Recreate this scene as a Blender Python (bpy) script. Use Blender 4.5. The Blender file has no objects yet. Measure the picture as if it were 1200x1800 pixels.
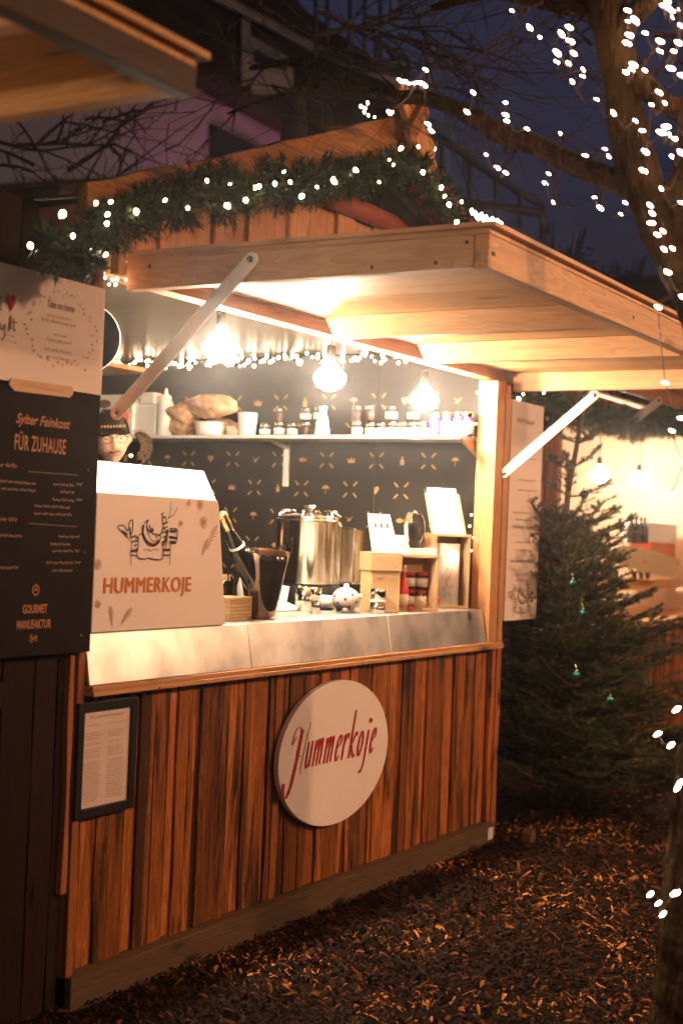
import bpy, math, random
from mathutils import Vector, Matrix, noise
R = math.radians
rnd = random.Random(7)
S = bpy.context.scene
COL = S.collection

# ------------------------------------------------------------------ camera
CAM = Vector((-3.32, -2.86, 1.46)); FPX = 2500.0
AZ, PT, RO = R(30.6), R(0.82), R(2.3)
_f = Vector((math.cos(AZ)*math.cos(PT), math.sin(AZ)*math.cos(PT), math.sin(PT)))
_r = _f.cross(Vector((0, 0, 1))).normalized(); _u = _r.cross(_f)
_R = _r*math.cos(RO) + _u*math.sin(RO); _U = _u*math.cos(RO) - _r*math.sin(RO)
cd = bpy.data.cameras.new('camera'); cam = bpy.data.objects.new('camera', cd); COL.objects.link(cam)
cam.matrix_world = Matrix(((_R.x, _U.x, -_f.x, CAM.x), (_R.y, _U.y, -_f.y, CAM.y), (_R.z, _U.z, -_f.z, CAM.z), (0, 0, 0, 1)))
cd.sensor_fit = 'VERTICAL'; cd.sensor_height = 36; cd.sensor_width = 24; cd.lens = 50
cd.clip_start = 0.05; cd.clip_end = 500
cd.dof.use_dof = True; cd.dof.focus_distance = 5.2; cd.dof.aperture_fstop = 2.4
S.camera = cam

def P(px, py, **k):
    """world point seen at a photo pixel, on the plane X=, Y= or Z=, or at distance D="""
    d = _f + _R*((px-600)/FPX) - _U*((py-900)/FPX)
    (a, v), = k.items()
    t = v if a == 'D' else (v-CAM['XYZ'.index(a)])/d['XYZ'.index(a)]
    return CAM + d*t

# ------------------------------------------------------------------ world / exposure
W = bpy.data.worlds.new('World'); S.world = W; W.use_nodes = True
nt = W.node_tree; bg = nt.nodes['Background']
sky = nt.nodes.new('ShaderNodeTexSky'); sky.sky_type = 'NISHITA'; sky.sun_disc = False
sky.sun_elevation = R(-2.0); sky.sun_rotation = R(200); sky.air_density = 1.0; sky.dust_density = 1.5; sky.ozone_density = 4
hs_ = nt.nodes.new('ShaderNodeHueSaturation'); hs_.inputs['Saturation'].default_value = .72; hs_.inputs['Value'].default_value = 1.25
nt.links.new(sky.outputs[0], hs_.inputs['Color']); nt.links.new(hs_.outputs[0], bg.inputs[0]); bg.inputs[1].default_value = 0.075
S.view_settings.view_transform = 'Standard'; S.view_settings.look = 'None'
S.view_settings.exposure = 1.9; S.view_settings.gamma = 1.0
S.cycles.use_denoising = True; S.cycles.max_bounces = 6; S.cycles.sample_clamp_indirect = 6
S.cycles.diffuse_bounces = 4; S.cycles.glossy_bounces = 3; S.cycles.transmission_bounces = 5
S.cycles.caustics_reflective = False; S.cycles.caustics_refractive = False

# ------------------------------------------------------------------ materials
def mat(name, col=(.5, .5, .5), rough=.6, metal=0, emit=None, est=0, **kw):
    m = bpy.data.materials.new(name); m.use_nodes = True
    b = m.node_tree.nodes['Principled BSDF']
    b.inputs['Base Color'].default_value = (*col, 1); b.inputs['Roughness'].default_value = rough
    b.inputs['Metallic'].default_value = metal
    if emit: b.inputs['Emission Color'].default_value = (*emit, 1); b.inputs['Emission Strength'].default_value = est
    for k, v in kw.items(): b.inputs[k.replace('_', ' ')].default_value = v
    return m

def N(m, t, **kw):
    n = m.node_tree.nodes.new(t)
    for k, v in kw.items():
        if k in n.inputs: n.inputs[k].default_value = v
        else: setattr(n, k, v)
    return n
def L(m, a, b): m.node_tree.links.new(a, b)

def ramp(m, src, stops):
    r = N(m, 'ShaderNodeValToRGB'); e = r.color_ramp.elements
    while len(e) < len(stops): e.new(.5)
    for i, (p, c) in enumerate(stops): e[i].position = p; e[i].color = (*c, 1)
    L(m, src, r.inputs[0]); return r.outputs[0]

def mix(m, fac, a, b, mode='MIX'):
    x = N(m, 'ShaderNodeMix', data_type='RGBA', blend_type=mode)
    if isinstance(fac, (int, float)): x.inputs[0].default_value = fac
    else: L(m, fac, x.inputs[0])
    for s, i in ((a, 6), (b, 7)):
        if isinstance(s, tuple): x.inputs[i].default_value = (*s, 1)
        else: L(m, s, x.inputs[i])
    return x.outputs[2]

def math_(m, op, a, b=0.0, c=None):
    x = N(m, 'ShaderNodeMath', operation=op)
    for s, i in ((a, 0), (b, 1)):
        if isinstance(s, (int, float)): x.inputs[i].default_value = s
        else: L(m, s, x.inputs[i])
    return x.outputs[0]

def wood(name, dark, light, axis='Z', stain=0.0, scale=1.0, rough=.6, tone=.5, knots=True, bump=.3, stainc=(.02, .012, .008)):
    """sawn timber: growth rings stretched along the board, knots, optional dark weather stains; 'tone' attribute varies each board"""
    m = mat(name, light, rough); b = m.node_tree.nodes['Principled BSDF']
    tc = N(m, 'ShaderNodeTexCoord'); at = N(m, 'ShaderNodeAttribute', attribute_name='tone')
    mp = N(m, 'ShaderNodeMapping'); s = [14*scale]*3; s['XYZ'.index(axis)] = .9*scale
    mp.inputs['Scale'].default_value = s
    add = N(m, 'ShaderNodeVectorMath', operation='ADD')
    sc = N(m, 'ShaderNodeVectorMath', operation='SCALE'); sc.inputs[0].default_value = (7.3, 5.1, 9.7)
    L(m, at.outputs['Fac'], sc.inputs['Scale']); L(m, tc.outputs['Object'], add.inputs[0]); L(m, sc.outputs[0], add.inputs[1])
    L(m, add.outputs[0], mp.inputs[0])
    n1 = N(m, 'ShaderNodeTexNoise', Scale=1.3, Detail=3.0, Distortion=1.2); L(m, mp.outputs[0], n1.inputs['Vector'])
    rings = math_(m, 'FRACT', math_(m, 'MULTIPLY', n1.outputs[0], 9.0))
    n2 = N(m, 'ShaderNodeTexNoise', Scale=7.0, Detail=6.0, Roughness=.7); L(m, mp.outputs[0], n2.inputs['Vector'])
    fac = math_(m, 'ADD', math_(m, 'MULTIPLY', rings, .42), math_(m, 'MULTIPLY', n2.outputs[0], .75))
    c = ramp(m, fac, [(.12, light), (.95, dark)])
    tn = math_(m, 'ADD', math_(m, 'MULTIPLY', at.outputs['Fac'], tone), 1-tone*.55)
    v = N(m, 'ShaderNodeVectorMath', operation='SCALE'); L(m, c, v.inputs[0]); L(m, tn, v.inputs['Scale']); c = v.outputs[0]
    if knots:
        mk = N(m, 'ShaderNodeMapping'); s = [9*scale]*3; s['XYZ'.index(axis)] = 2.6*scale; mk.inputs['Scale'].default_value = s
        L(m, add.outputs[0], mk.inputs[0])
        vo = N(m, 'ShaderNodeTexVoronoi', Scale=1.0, Randomness=1.0); L(m, mk.outputs[0], vo.inputs['Vector'])
        k = ramp(m, vo.outputs['Distance'], [(.05, (1, 1, 1)), (.17, (0, 0, 0))])
        c = mix(m, k, c, tuple(x*.35 for x in dark))
    if stain:
        ms = N(m, 'ShaderNodeMapping'); s = [13]*3; s['XYZ'.index(axis)] = 1.1; ms.inputs['Scale'].default_value = s
        L(m, add.outputs[0], ms.inputs[0])
        n3 = N(m, 'ShaderNodeTexNoise', Scale=1.0, Detail=7.0, Roughness=.62, Distortion=.4); L(m, ms.outputs[0], n3.inputs['Vector'])
        k = ramp(m, n3.outputs[0], [(.66-stain*.2, (0, 0, 0)), (.76-stain*.2, (1, 1, 1))])
        c = mix(m, math_(m, 'MULTIPLY', k, .85), c, stainc)
    L(m, c, b.inputs['Base Color'])
    bp = N(m, 'ShaderNodeBump', Strength=bump, Distance=.004); L(m, fac, bp.inputs['Height']); L(m, bp.outputs[0], b.inputs['Normal'])
    return m

def mottled(name, a, b_, scale=6, rough=.6, metal=0, bump=0, r2=None, detail=5, coord='Object'):
    m = mat(name, a, rough, metal); b = m.node_tree.nodes['Principled BSDF']
    tc = N(m, 'ShaderNodeTexCoord'); n = N(m, 'ShaderNodeTexNoise', Scale=scale, Detail=detail, Roughness=.6)
    L(m, tc.outputs[coord], n.inputs['Vector'])
    L(m, ramp(m, n.outputs[0], [(.3, a), (.7, b_)]), b.inputs['Base Color'])
    if r2 is not None:
        L(m, math_(m, 'ADD', math_(m, 'MULTIPLY', n.outputs[0], r2-rough), rough), b.inputs['Roughness'])
    if bump:
        bp = N(m, 'ShaderNodeBump', Strength=bump, Distance=.01); L(m, n.outputs[0], bp.inputs['Height']); L(m, bp.outputs[0], b.inputs['Normal'])
    return m

def toned(name, stops, rough=.7, **kw):
    m = mat(name, stops[0][1], rough, **kw); b = m.node_tree.nodes['Principled BSDF']
    at = N(m, 'ShaderNodeAttribute', attribute_name='tone')
    L(m, ramp(m, at.outputs['Fac'], stops), b.inputs['Base Color']); return m

def brushed(name, col, rough=.28, axis='Z', amt=.2):
    m = mat(name, col, rough, 1); b = m.node_tree.nodes['Principled BSDF']
    tc = N(m, 'ShaderNodeTexCoord'); mp = N(m, 'ShaderNodeMapping'); s = [3]*3
    for i in range(3):
        if 'XYZ'[i] == axis: s[i] = 160
    mp.inputs['Scale'].default_value = s; L(m, tc.outputs['Object'], mp.inputs[0])
    n = N(m, 'ShaderNodeTexNoise', Scale=1.5, Detail=4.0); L(m, mp.outputs[0], n.inputs['Vector'])
    L(m, math_(m, 'ADD', math_(m, 'MULTIPLY', n.outputs[0], amt), rough-amt*.4), b.inputs['Roughness'])
    n2 = N(m, 'ShaderNodeTexNoise', Scale=5.0, Detail=5.0); L(m, tc.outputs['Object'], n2.inputs['Vector'])
    L(m, ramp(m, n2.outputs[0], [(.35, tuple(c*.55 for c in col)), (.62, col)]), b.inputs['Base Color'])
    bp = N(m, 'ShaderNodeBump', Strength=.12, Distance=.01); L(m, n2.outputs[0], bp.inputs['Height']); L(m, bp.outputs[0], b.inputs['Normal'])
    return m

M = {}
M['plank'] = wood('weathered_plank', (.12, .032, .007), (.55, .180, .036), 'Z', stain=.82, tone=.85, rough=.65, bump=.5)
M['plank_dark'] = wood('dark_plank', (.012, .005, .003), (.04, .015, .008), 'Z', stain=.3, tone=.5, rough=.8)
M['gable_plank'] = wood('gable_plank', (.26, .10, .03), (.55, .27, .09), 'Z', stain=.25, tone=.5)
M['plinth'] = wood('plinth_wood', (.075, .045, .025), (.16, .095, .05), 'X', tone=.3, rough=.8)
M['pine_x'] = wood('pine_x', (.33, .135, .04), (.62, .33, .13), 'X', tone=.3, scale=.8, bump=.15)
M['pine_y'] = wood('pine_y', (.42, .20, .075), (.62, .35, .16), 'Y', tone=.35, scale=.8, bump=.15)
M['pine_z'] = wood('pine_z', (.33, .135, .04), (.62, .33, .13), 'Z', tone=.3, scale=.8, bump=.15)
M['near_shaded_x'] = wood('shaded_beam_x', (.02, .009, .004), (.055, .025, .010), 'X', tone=.3, scale=.8, bump=.15)  # front rail's colour darkened to carry the shade of its unlit outer face
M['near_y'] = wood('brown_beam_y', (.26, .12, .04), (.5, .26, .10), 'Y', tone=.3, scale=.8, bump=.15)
M['crate_wood'] = wood('crate_wood', (.48, .30, .14), (.72, .52, .28), 'X', tone=.3, scale=2, bump=.1)
M['post_red'] = wood('post_red', (.20, .06, .02), (.42, .16, .05), 'Z', tone=.3)
M['barge'] = wood('barge_wood', (.12, .04, .012), (.46, .19, .05), 'X', stain=.8, tone=.4, bump=1.0, rough=.55)
M['barge_red'] = wood('barge_red', (.16, .03, .012), (.36, .09, .03), 'X', stain=.2, tone=.4)
M['roof'] = mottled('roof_felt', (.02, .015, .012), (.05, .035, .03), 30, .9, bump=.4)
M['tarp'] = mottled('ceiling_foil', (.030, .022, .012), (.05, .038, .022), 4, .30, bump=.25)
M['wallpaper'] = mottled('dark_panel', (.017, .015, .012), (.025, .022, .018), 3, .5)
M['gold'] = mottled('gold_print', (.30, .16, .055), (.44, .25, .10), 40, .5)
M['steel'] = brushed('brushed_steel', (.86, .82, .76), .36, 'Z', .07)
M['steel_pot'] = brushed('polished_pot_steel', (.80, .74, .63), .14, 'Z', .08)
M['chrome'] = mat('chrome', (.8, .77, .7), .12, 1)
M['galv'] = mottled('strut_metal', (.66, .60, .52), (.76, .70, .62), 30, .5, .15)
M['white'] = mottled('white_plastic', (.78, .76, .70), (.84, .82, .77), 8, .4)
M['shelf'] = mottled('white_shelf', (.62, .58, .52), (.72, .68, .62), 12, .5)
M['cream'] = mottled('cream_board', (.80, .68, .60), (.84, .72, .64), 5, .5)
M['board_pink'] = mottled('pale_board', (.76, .62, .53), (.82, .68, .58), 3, .55)
M['board_dark'] = mottled('slate_board', (.009, .006, .005), (.014, .009, .007), 4, .8)
M['copper_ink'] = mat('copper_ink', (.42, .16, .055), .6)
M['tan_ink'] = mat('tan_ink', (.42, .24, .14), .6)
M['grey_ink'] = mat('grey_ink', (.20, .12, .08), .7)
M['black_ink'] = mat('black_ink', (.03, .02, .018), .7)
M['orange_ink'] = mat('orange_ink', (.55, .15, .012), .6)
M['faint_ink'] = mat('faint_ink', (.52, .32, .19), .7)
M['red_ink'] = mat('red_ink', (.42, .008, .008), .5)
M['ribbon'] = mottled('kraft_banner', (.52, .32, .16), (.58, .37, .19), 10, .6)
M['sign_white'] = mottled('oval_sign_paint', (.78, .66, .57), (.84, .72, .62), 3, .6, bump=.05)
M['black'] = mat('black_plastic', (.012, .012, .012), .45)
M['black_cloth'] = mottled('black_cloth', (.012, .010, .009), (.03, .025, .02), 60, .9)
M['paper'] = mottled('paper', (.62, .47, .38), (.68, .52, .43), 6, .7)
M['glass'] = mat('clear_glass', (1, 1, 1), .02, Transmission_Weight=1.0, IOR=1.45)
M['glass_dark'] = mat('dark_glass', (.01, .012, .008), .06, Specular_IOR_Level=.8)
M['bucket'] = mat('smoked_acrylic', (.22, .16, .13), .10, .9)
M['jar'] = mottled('jar_contents', (.02, .012, .012), (.07, .03, .02), 50, .12)
M['jar_purple'] = mottled('jar_purple', (.05, .02, .12), (.09, .04, .18), 50, .15)
M['label'] = mottled('white_label', (.74, .70, .64), (.80, .77, .72), 30, .5)
M['red'] = mottled('red_glaze', (.55, .02, .012), (.65, .05, .03), 12, .3)
M['orange'] = mottled('orange_card', (.62, .13, .04), (.70, .18, .06), 10, .5)
M['bread'] = mottled('bread_crust', (.24, .09, .03), (.74, .52, .30), 22, .8, bump=1.0)
M['straw'] = toned('straw', [(0, (.55, .33, .14)), (1, (.85, .65, .38))], .6)
M['wire'] = mat('cable_brown', (.03, .015, .01), .6)
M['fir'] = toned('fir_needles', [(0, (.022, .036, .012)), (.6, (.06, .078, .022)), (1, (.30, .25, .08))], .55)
M['garland'] = toned('garland_needles', [(0, (.006, .014, .005)), (.7, (.017, .034, .009)), (1, (.08, .09, .02))], .55)
M['fir_bark'] = mottled('fir_bark', (.10, .055, .025), (.22, .13, .06), 40, .85, bump=.6)
M['bush'] = toned('bush_leaves', [(0, (.006, .007, .007)), (1, (.02, .02, .018))], .8)
M['teal'] = mat('teal_glass', (.006, .12, .09), .15, .5)
M['bauble_dark'] = mat('dark_green_glass', (.01, .04, .03), .1, .4)
M['skin'] = mottled('skin', (.70, .40, .26), (.76, .46, .32), 25, .5)
M['skin'].node_tree.nodes['Principled BSDF'].inputs['Subsurface Weight'].default_value = .1
M['fur'] = toned('fur', [(0, (.20, .11, .04)), (1, (.50, .32, .15))], .9)
M['hair'] = mottled('beard_hair', (.16, .07, .03), (.28, .14, .06), 80, .8)
M['plaster'] = mottled('grey_plaster', (.24, .21, .22), (.29, .26, .27), 2, .85, bump=.1)
M['house_dark'] = mottled('dark_roofing', (.03, .022, .02), (.05, .035, .03), 5, .9)
M['iron'] = mat('painted_iron', (.02, .022, .03), .6)
M['pane'] = mat('window_pane', (.015, .015, .02), .1)
M['sill_white'] = mottled('window_paint', (.35, .30, .26), (.42, .36, .32), 10, .6)
M['stand'] = mottled('stall_lining', (.62, .46, .32), (.72, .55, .40), 6, .7)
for k_ in ('chips', 'ground_', 'plank', 'plank_dark', 'board_dark', 'plinth', 'roof', 'bush', 'bark_', 'black_cloth', 'twig', 'house_dark', 'wallpaper', 'barge', 'barge_red', 'post_red', 'gable_plank'):
    if k_ in M: M[k_].node_tree.nodes['Principled BSDF'].inputs['Specular IOR Level'].default_value = .12
M['black'].node_tree.nodes['Principled BSDF'].inputs['Specular IOR Level'].default_value = .25
M['lamp'] = mat('lamp_glass_lit', (1, .9, .8), .5, emit=(1, .77, .55), est=190)
M['lamp_far'] = mat('far_lamp_glass_lit', (1, .9, .8), .5, emit=(1, .74, .48), est=75)
M['lamp_stall'] = mat('stall_lamp_glass_lit', (1, .9, .8), .5, emit=(1, .78, .56), est=85)
M['fairy'] = mat('fairy_bulb_lit', (1, .8, .7), .5, emit=(1, .60, .44), est=11)
M['fairy_in'] = mat('micro_led_lit', (1, .85, .7), .5, emit=(1, .68, .40), est=7)
M['fairy_g'] = mat('garland_bulb_lit', (1, .85, .7), .5, emit=(1, .74, .42), est=11)
M['cap_gold'] = mat('gold_foil', (.75, .55, .3), .3, 1)

def bark(name, a, b_, lichen):
    m = mat(name, a, .9); b = m.node_tree.nodes['Principled BSDF']
    tc = N(m, 'ShaderNodeTexCoord'); mp = N(m, 'ShaderNodeMapping'); mp.inputs['Scale'].default_value = (30, 30, 7)
    L(m, tc.outputs['Object'], mp.inputs[0])
    n = N(m, 'ShaderNodeTexNoise', Scale=1.0, Detail=8.0, Roughness=.65, Distortion=.6); L(m, mp.outputs[0], n.inputs['Vector'])
    v = N(m, 'ShaderNodeTexVoronoi', Scale=1.6, feature='DISTANCE_TO_EDGE'); L(m, mp.outputs[0], v.inputs['Vector'])
    c = ramp(m, n.outputs[0], [(.3, a), (.62, b_)])
    n3 = N(m, 'ShaderNodeTexNoise', Scale=6.0, Detail=4.0); L(m, tc.outputs['Object'], n3.inputs['Vector'])
    c = mix(m, math_(m, 'MULTIPLY', ramp(m, n3.outputs[0], [(.5, (0, 0, 0)), (.62, (1, 1, 1))]), .6), c, lichen)
    L(m, c, b.inputs['Base Color'])
    h = math_(m, 'ADD', math_(m, 'MULTIPLY', n.outputs[0], .7), math_(m, 'MULTIPLY', v.outputs['Distance'], .8))
    bp = N(m, 'ShaderNodeBump', Strength=1.0, Distance=.05); L(m, h, bp.inputs['Height']); L(m, bp.outputs[0], b.inputs['Normal'])
    return m
M['bark'] = bark('tree_bark', (.010, .006, .004), (.095, .052, .024), (.10, .07, .022))
M['twig'] = mat('dark_twig', (.025, .018, .018), .9)

g = mottled('forest_soil', (.008, .004, .002), (.02, .009, .004), 14, .95, bump=.8, detail=9)
M['ground'] = g
M['chips'] = toned('bark_chips', [(0, (.010, .005, .003)), (.5, (.022, .008, .003)), (.8, (.075, .026, .007)), (.95, (.24, .085, .015)), (1, (.50, .21, .04))], .75)

for k_ in ('garland', 'fir', 'near_shaded_x', 'near_y'): M[k_].node_tree.nodes['Principled BSDF'].inputs['Specular IOR Level'].default_value = .15
M['matte_black'] = mat('matte_black', (.003, .003, .003), 1, Specular_IOR_Level=0.0)
for k_ in ('chips', 'ground', 'bark'): M[k_].node_tree.nodes['Principled BSDF'].inputs['Specular IOR Level'].default_value = .08
# ------------------------------------------------------------------ mesh builder
class MB:
    def __init__(s): s.v = []; s.f = []; s.t = []; s.smooth = []
    def add(s, vs, fs, tone=.5, smooth=False):
        o = len(s.v); s.v += [tuple(v) for v in vs]; s.f += [tuple(i+o for i in f) for f in fs]
        s.t += [tone]*len(fs); s.smooth += [smooth]*len(fs); return s
    def box(s, a, b, tone=None, rot=None, c=None):
        a = Vector(a); b = Vector(b); tone = rnd.random() if tone is None else tone
        vs = [Vector((x, y, z)) for x in (a.x, b.x) for y in (a.y, b.y) for z in (a.z, b.z)]
        if rot is not None:
            c = Vector(c) if c is not None else (a+b)/2
            vs = [rot @ (v-c) + c for v in vs]
        return s.add(vs, [(0, 1, 3, 2), (4, 6, 7, 5), (0, 4, 5, 1), (2, 3, 7, 6), (0, 2, 6, 4), (1, 5, 7, 3)], tone)
    def beam(s, p0, p1, w, h, up=(0, 0, 1), tone=None):
        p0 = Vector(p0); p1 = Vector(p1); d = (p1-p0).normalized(); up = Vector(up)
        x = d.cross(up).normalized()*w/2; y = x.cross(d).normalized()*h/2
        tone = rnd.random() if tone is None else tone
        vs = [p + a*x + b*y for p in (p0, p1) for a, b in ((-1, -1), (1, -1), (1, 1), (-1, 1))]
        return s.add(vs, [(3, 2, 1, 0), (4, 5, 6, 7), (0, 1, 5, 4), (1, 2, 6, 5), (2, 3, 7, 6), (3, 0, 4, 7)], tone)
    def tube(s, pts, rad, n=8, tone=.5, cap=True, smooth=True, wob=0, ridge=0):
        pts = [Vector(p) for p in pts]; rad = [rad]*len(pts) if isinstance(rad, (int, float)) else rad
        vs = []; fs = []; prev = None
        for i, p in enumerate(pts):
            d = (pts[min(i+1, len(pts)-1)]-pts[max(i-1, 0)])
            d = d.normalized() if d.length > 1e-9 else Vector((0, 0, 1))
            if prev is None: x = d.cross(Vector((0, 0, 1)) if abs(d.z) < .9 else Vector((1, 0, 0))).normalized()
            else: x = (prev - d*prev.dot(d)).normalized()
            prev = x; y = d.cross(x)
            for k in range(n):
                a = 2*math.pi*k/n; rr = rad[i]*(1+(wob*noise.noise(p*9+Vector((k, i*.3, 0))) if wob else 0)+(ridge*(noise.noise(Vector((math.cos(a)*5, math.sin(a)*5, p.z*5)))+.6*noise.noise(Vector((math.cos(a)*13, math.sin(a)*13, p.z*14)))+.35*noise.noise(p*60)) if ridge else 0))
                vs.append(p + (x*math.cos(a)+y*math.sin(a))*rr)
        for i in range(len(pts)-1):
            for k in range(n): fs.append((i*n+k, i*n+(k+1) % n, (i+1)*n+(k+1) % n, (i+1)*n+k))
        if cap: fs.append(tuple(range(n-1, -1, -1))); fs.append(tuple((len(pts)-1)*n+k for k in range(n)))
        return s.add(vs, fs, tone, smooth)
    def lathe(s, prof, c=(0, 0, 0), n=20, tone=.5, axis=None, sx=1, sy=1, smooth=True):
        c = Vector(c); vs = []; fs = []
        q = axis.to_track_quat('Z', 'Y') if axis is not None else None
        for r, z in prof:
            for k in range(n):
                a = 2*math.pi*k/n; v = Vector((r*math.cos(a)*sx, r*math.sin(a)*sy, z))
                vs.append((q @ v if q else v) + c)
        for i in range(len(prof)-1):
            for k in range(n): fs.append((i*n+k, i*n+(k+1) % n, (i+1)*n+(k+1) % n, (i+1)*n+k))
        if prof[0][0] > 1e-6: fs.append(tuple(range(n-1, -1, -1)))
        if prof[-1][0] > 1e-6: fs.append(tuple((len(prof)-1)*n+k for k in range(n)))
        return s.add(vs, fs, tone, smooth)
    def ball(s, c, r, n=10, tone=.5, sx=1, sy=1, sz=1, axis=None, fn=None):
        prof = [(math.sin(math.pi*i/n)*r, -math.cos(math.pi*i/n)*r*sz) for i in range(n+1)]
        prof[0] = (1e-5, prof[0][1]); prof[-1] = (1e-5, prof[-1][1])
        return s.lathe(prof, c, max(6, int(n*1.6)), tone, axis, sx, sy)
    def prism(s, poly, d, tone=.5):
        """poly: list of 3D points (planar), extruded by vector d"""
        poly = [Vector(p) for p in poly]; d = Vector(d); n = len(poly)
        vs = poly + [p+d for p in poly]
        fs = [tuple(range(n)), tuple(range(2*n-1, n-1, -1))] + [(i, i+n, (i+1) % n+n, (i+1) % n) for i in range(n)]
        return s.add(vs, fs, tone)
    def plank(s, x0, x1, z0, z1, y0, y1, wave=.004, tone=None, seg=10):
        """upright board with slightly wandering edges, its face towards -Y"""
        tone = rnd.random() if tone is None else tone; o = rnd.random()*50
        L_ = []; R_ = []
        for i in range(seg+1):
            z = z0+(z1-z0)*i/seg
            L_.append(x0+wave*noise.noise(Vector((o, z*4, 0)))*2); R_.append(x1+wave*noise.noise(Vector((o+9, z*4, 0)))*2)
        vs = []; fs = []
        for i in range(seg+1):
            z = z0+(z1-z0)*i/seg
            vs += [(L_[i], y0, z), (R_[i], y0, z), (R_[i], y1, z), (L_[i], y1, z)]
        for i in range(seg):
            for k in range(4): fs.append((i*4+k, i*4+(k+1) % 4, (i+1)*4+(k+1) % 4, (i+1)*4+k))
        fs.append((3, 2, 1, 0)); fs.append(tuple(seg*4+k for k in range(4)))
        return s.add(vs, fs, tone)
    def build(s, name, m, parent=None, bevel=0, sub=0):
        me = bpy.data.meshes.new(name)
        off = Vector(parent.get('_o', (0, 0, 0))) if parent is not None else Vector((0, 0, 0))
        me.from_pydata([tuple(Vector(v)-off) for v in s.v], [], s.f)
        at = me.attributes.new('tone', 'FLOAT', 'FACE'); at.data.foreach_set('value', s.t)
        me.polygons.foreach_set('use_smooth', s.smooth); me.update()
        me.materials.append(m if not isinstance(m, str) else M[m])
        o = bpy.data.objects.new(name, me); COL.objects.link(o)
        if parent is not None: o.parent = parent; o['_o'] = tuple(off)
        if bevel:
            b = o.modifiers.new('b', 'BEVEL'); b.width = bevel; b.segments = 2; b.limit_method = 'ANGLE'
        if sub:
            b = o.modifiers.new('s', 'SUBSURF'); b.levels = sub; b.render_levels = sub
        return o

def recenter(o, c):
    """move a mesh object's origin to c without moving the mesh"""
    c = Vector(c); o.data.transform(Matrix.Translation(-c)); o.location = o.location + c

def thing(name, label, cat, loc=(0, 0, 0), group=None):
    o = bpy.data.objects.new(name, None); COL.objects.link(o); o.empty_display_size = .1
    o.location = loc; o['label'] = label; o['category'] = cat; o['_o'] = tuple(loc)
    if group: o['group'] = group
    return o
def tag(o, label, cat, group=None):
    o['label'] = label; o['category'] = cat
    if group: o['group'] = group
    return o
def struct(name, mb, m, kind='structure'):
    o = mb.build(name, m); o['kind'] = kind; return o

# lettering -------------------------------------------------------
def text_mesh(mb, s, x, y, z, h, sx=1.0, shear=0.0, off=0.0, align='LEFT', depth=.001, map_=None, space=1.0):
    """Blender's own letters laid in the XZ plane facing -Y, h = capital height"""
    cu = bpy.data.curves.new('t', 'FONT'); cu.body = s; cu.size = h*1.42; cu.shear = shear; cu.offset = off
    cu.align_x = align; cu.extrude = 0; cu.resolution_u = 3; cu.space_character = space
    o = bpy.data.objects.new('t', cu); COL.objects.link(o)
    dg = bpy.context.evaluated_depsgraph_get(); me = bpy.data.meshes.new_from_object(o.evaluated_get(dg))
    vs = [(v.co.x*sx, v.co.y) for v in me.vertices]; fs = [tuple(p.vertices) for p in me.polygons]
    bpy.data.objects.remove(o); bpy.data.curves.remove(cu); bpy.data.meshes.remove(me)
    f = map_ or (lambda a, b: (x+a, y, z+b))
    mb.add([f(a, b) for a, b in vs], fs)

_sk = [0]
def stroke(mb, pts, f, w0=.002, w1=None, nib=None, n=None):
    """pen stroke through 2D points, f maps 2D+lift to 3D; nib=(thin,thick) widens the down strokes"""
    P2 = [Vector((p[0], p[1])) for p in pts]
    if len(P2) > 2:
        out = []
        for i in range(len(P2)-1):
            a = P2[max(i-1, 0)]; b = P2[i]; c = P2[i+1]; d = P2[min(i+2, len(P2)-1)]
            k = n or 5
            for j in range(k):
                t = j/k; out.append(.5*((2*b)+(c-a)*t+(2*a-5*b+4*c-d)*t*t+(-a+3*b-3*c+d)*t**3))
        out.append(P2[-1]); P2 = out
    _sk[0] = (_sk[0]+1) % 40; lift = .0001*_sk[0]
    vs = []; m = len(P2)
    for i, p in enumerate(P2):
        d = P2[min(i+1, m-1)]-P2[max(i-1, 0)]
        if d.length < 1e-9: d = Vector((1, 0))
        d.normalize(); nn = Vector((-d.y, d.x))
        if nib: w = nib[0]+(nib[1]-nib[0])*abs(d.y)**1.6*max(0, min(1, (-d.y*nib[2] if len(nib) > 2 else 1)))
        else: w = w0+((w1 if w1 is not None else w0)-w0)*i/max(1, m-1)
        vs += [f(*(p+nn*w/2), lift), f(*(p-nn*w/2), lift)]
    mb.add(vs, [(2*i, 2*i+1, 2*i+3, 2*i+2) for i in range(m-1)])

def greek(mb, x0, x1, z, h, f, right=False):
    """a line of lettering too small to read: short word-like pen marks"""
    x = x0
    while x < x1-h:
        w = min(x1-x, h*rnd.uniform(1.5, 5)); k = max(2, int(w/(h*.55))); pts = []
        for i in range(k*2+1):
            pts.append((x+w*i/(k*2), z+(h*(.15+rnd.random()*.25) if i % 2 else h*(.6+rnd.random()*.45))))
        stroke(mb, pts, f, h*.24, n=1); x += w+h*.55

# ------------------------------------------------------------------ ground
mb = MB()
n = 60
for j in range(n+1):
    for i in range(n+1):
        x = -80+160*i/n if False else (i/n*2-1); y = (j/n*2-1)
        X = 3+math.copysign(abs(x)**2.2*90, x); Y = 0+math.copysign(abs(y)**2.2*90, y)
        Z = -.004+.012*noise.noise(Vector((X*.8, Y*.8, 0)))-.012
        mb.v.append((X, Y, Z))
for j in range(n):
    for i in range(n):
        a = j*(n+1)+i; mb.f.append((a, a+1, a+n+2, a+n+1)); mb.t.append(.5); mb.smooth.append(True)
struct('ground', mb, 'ground')

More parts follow.
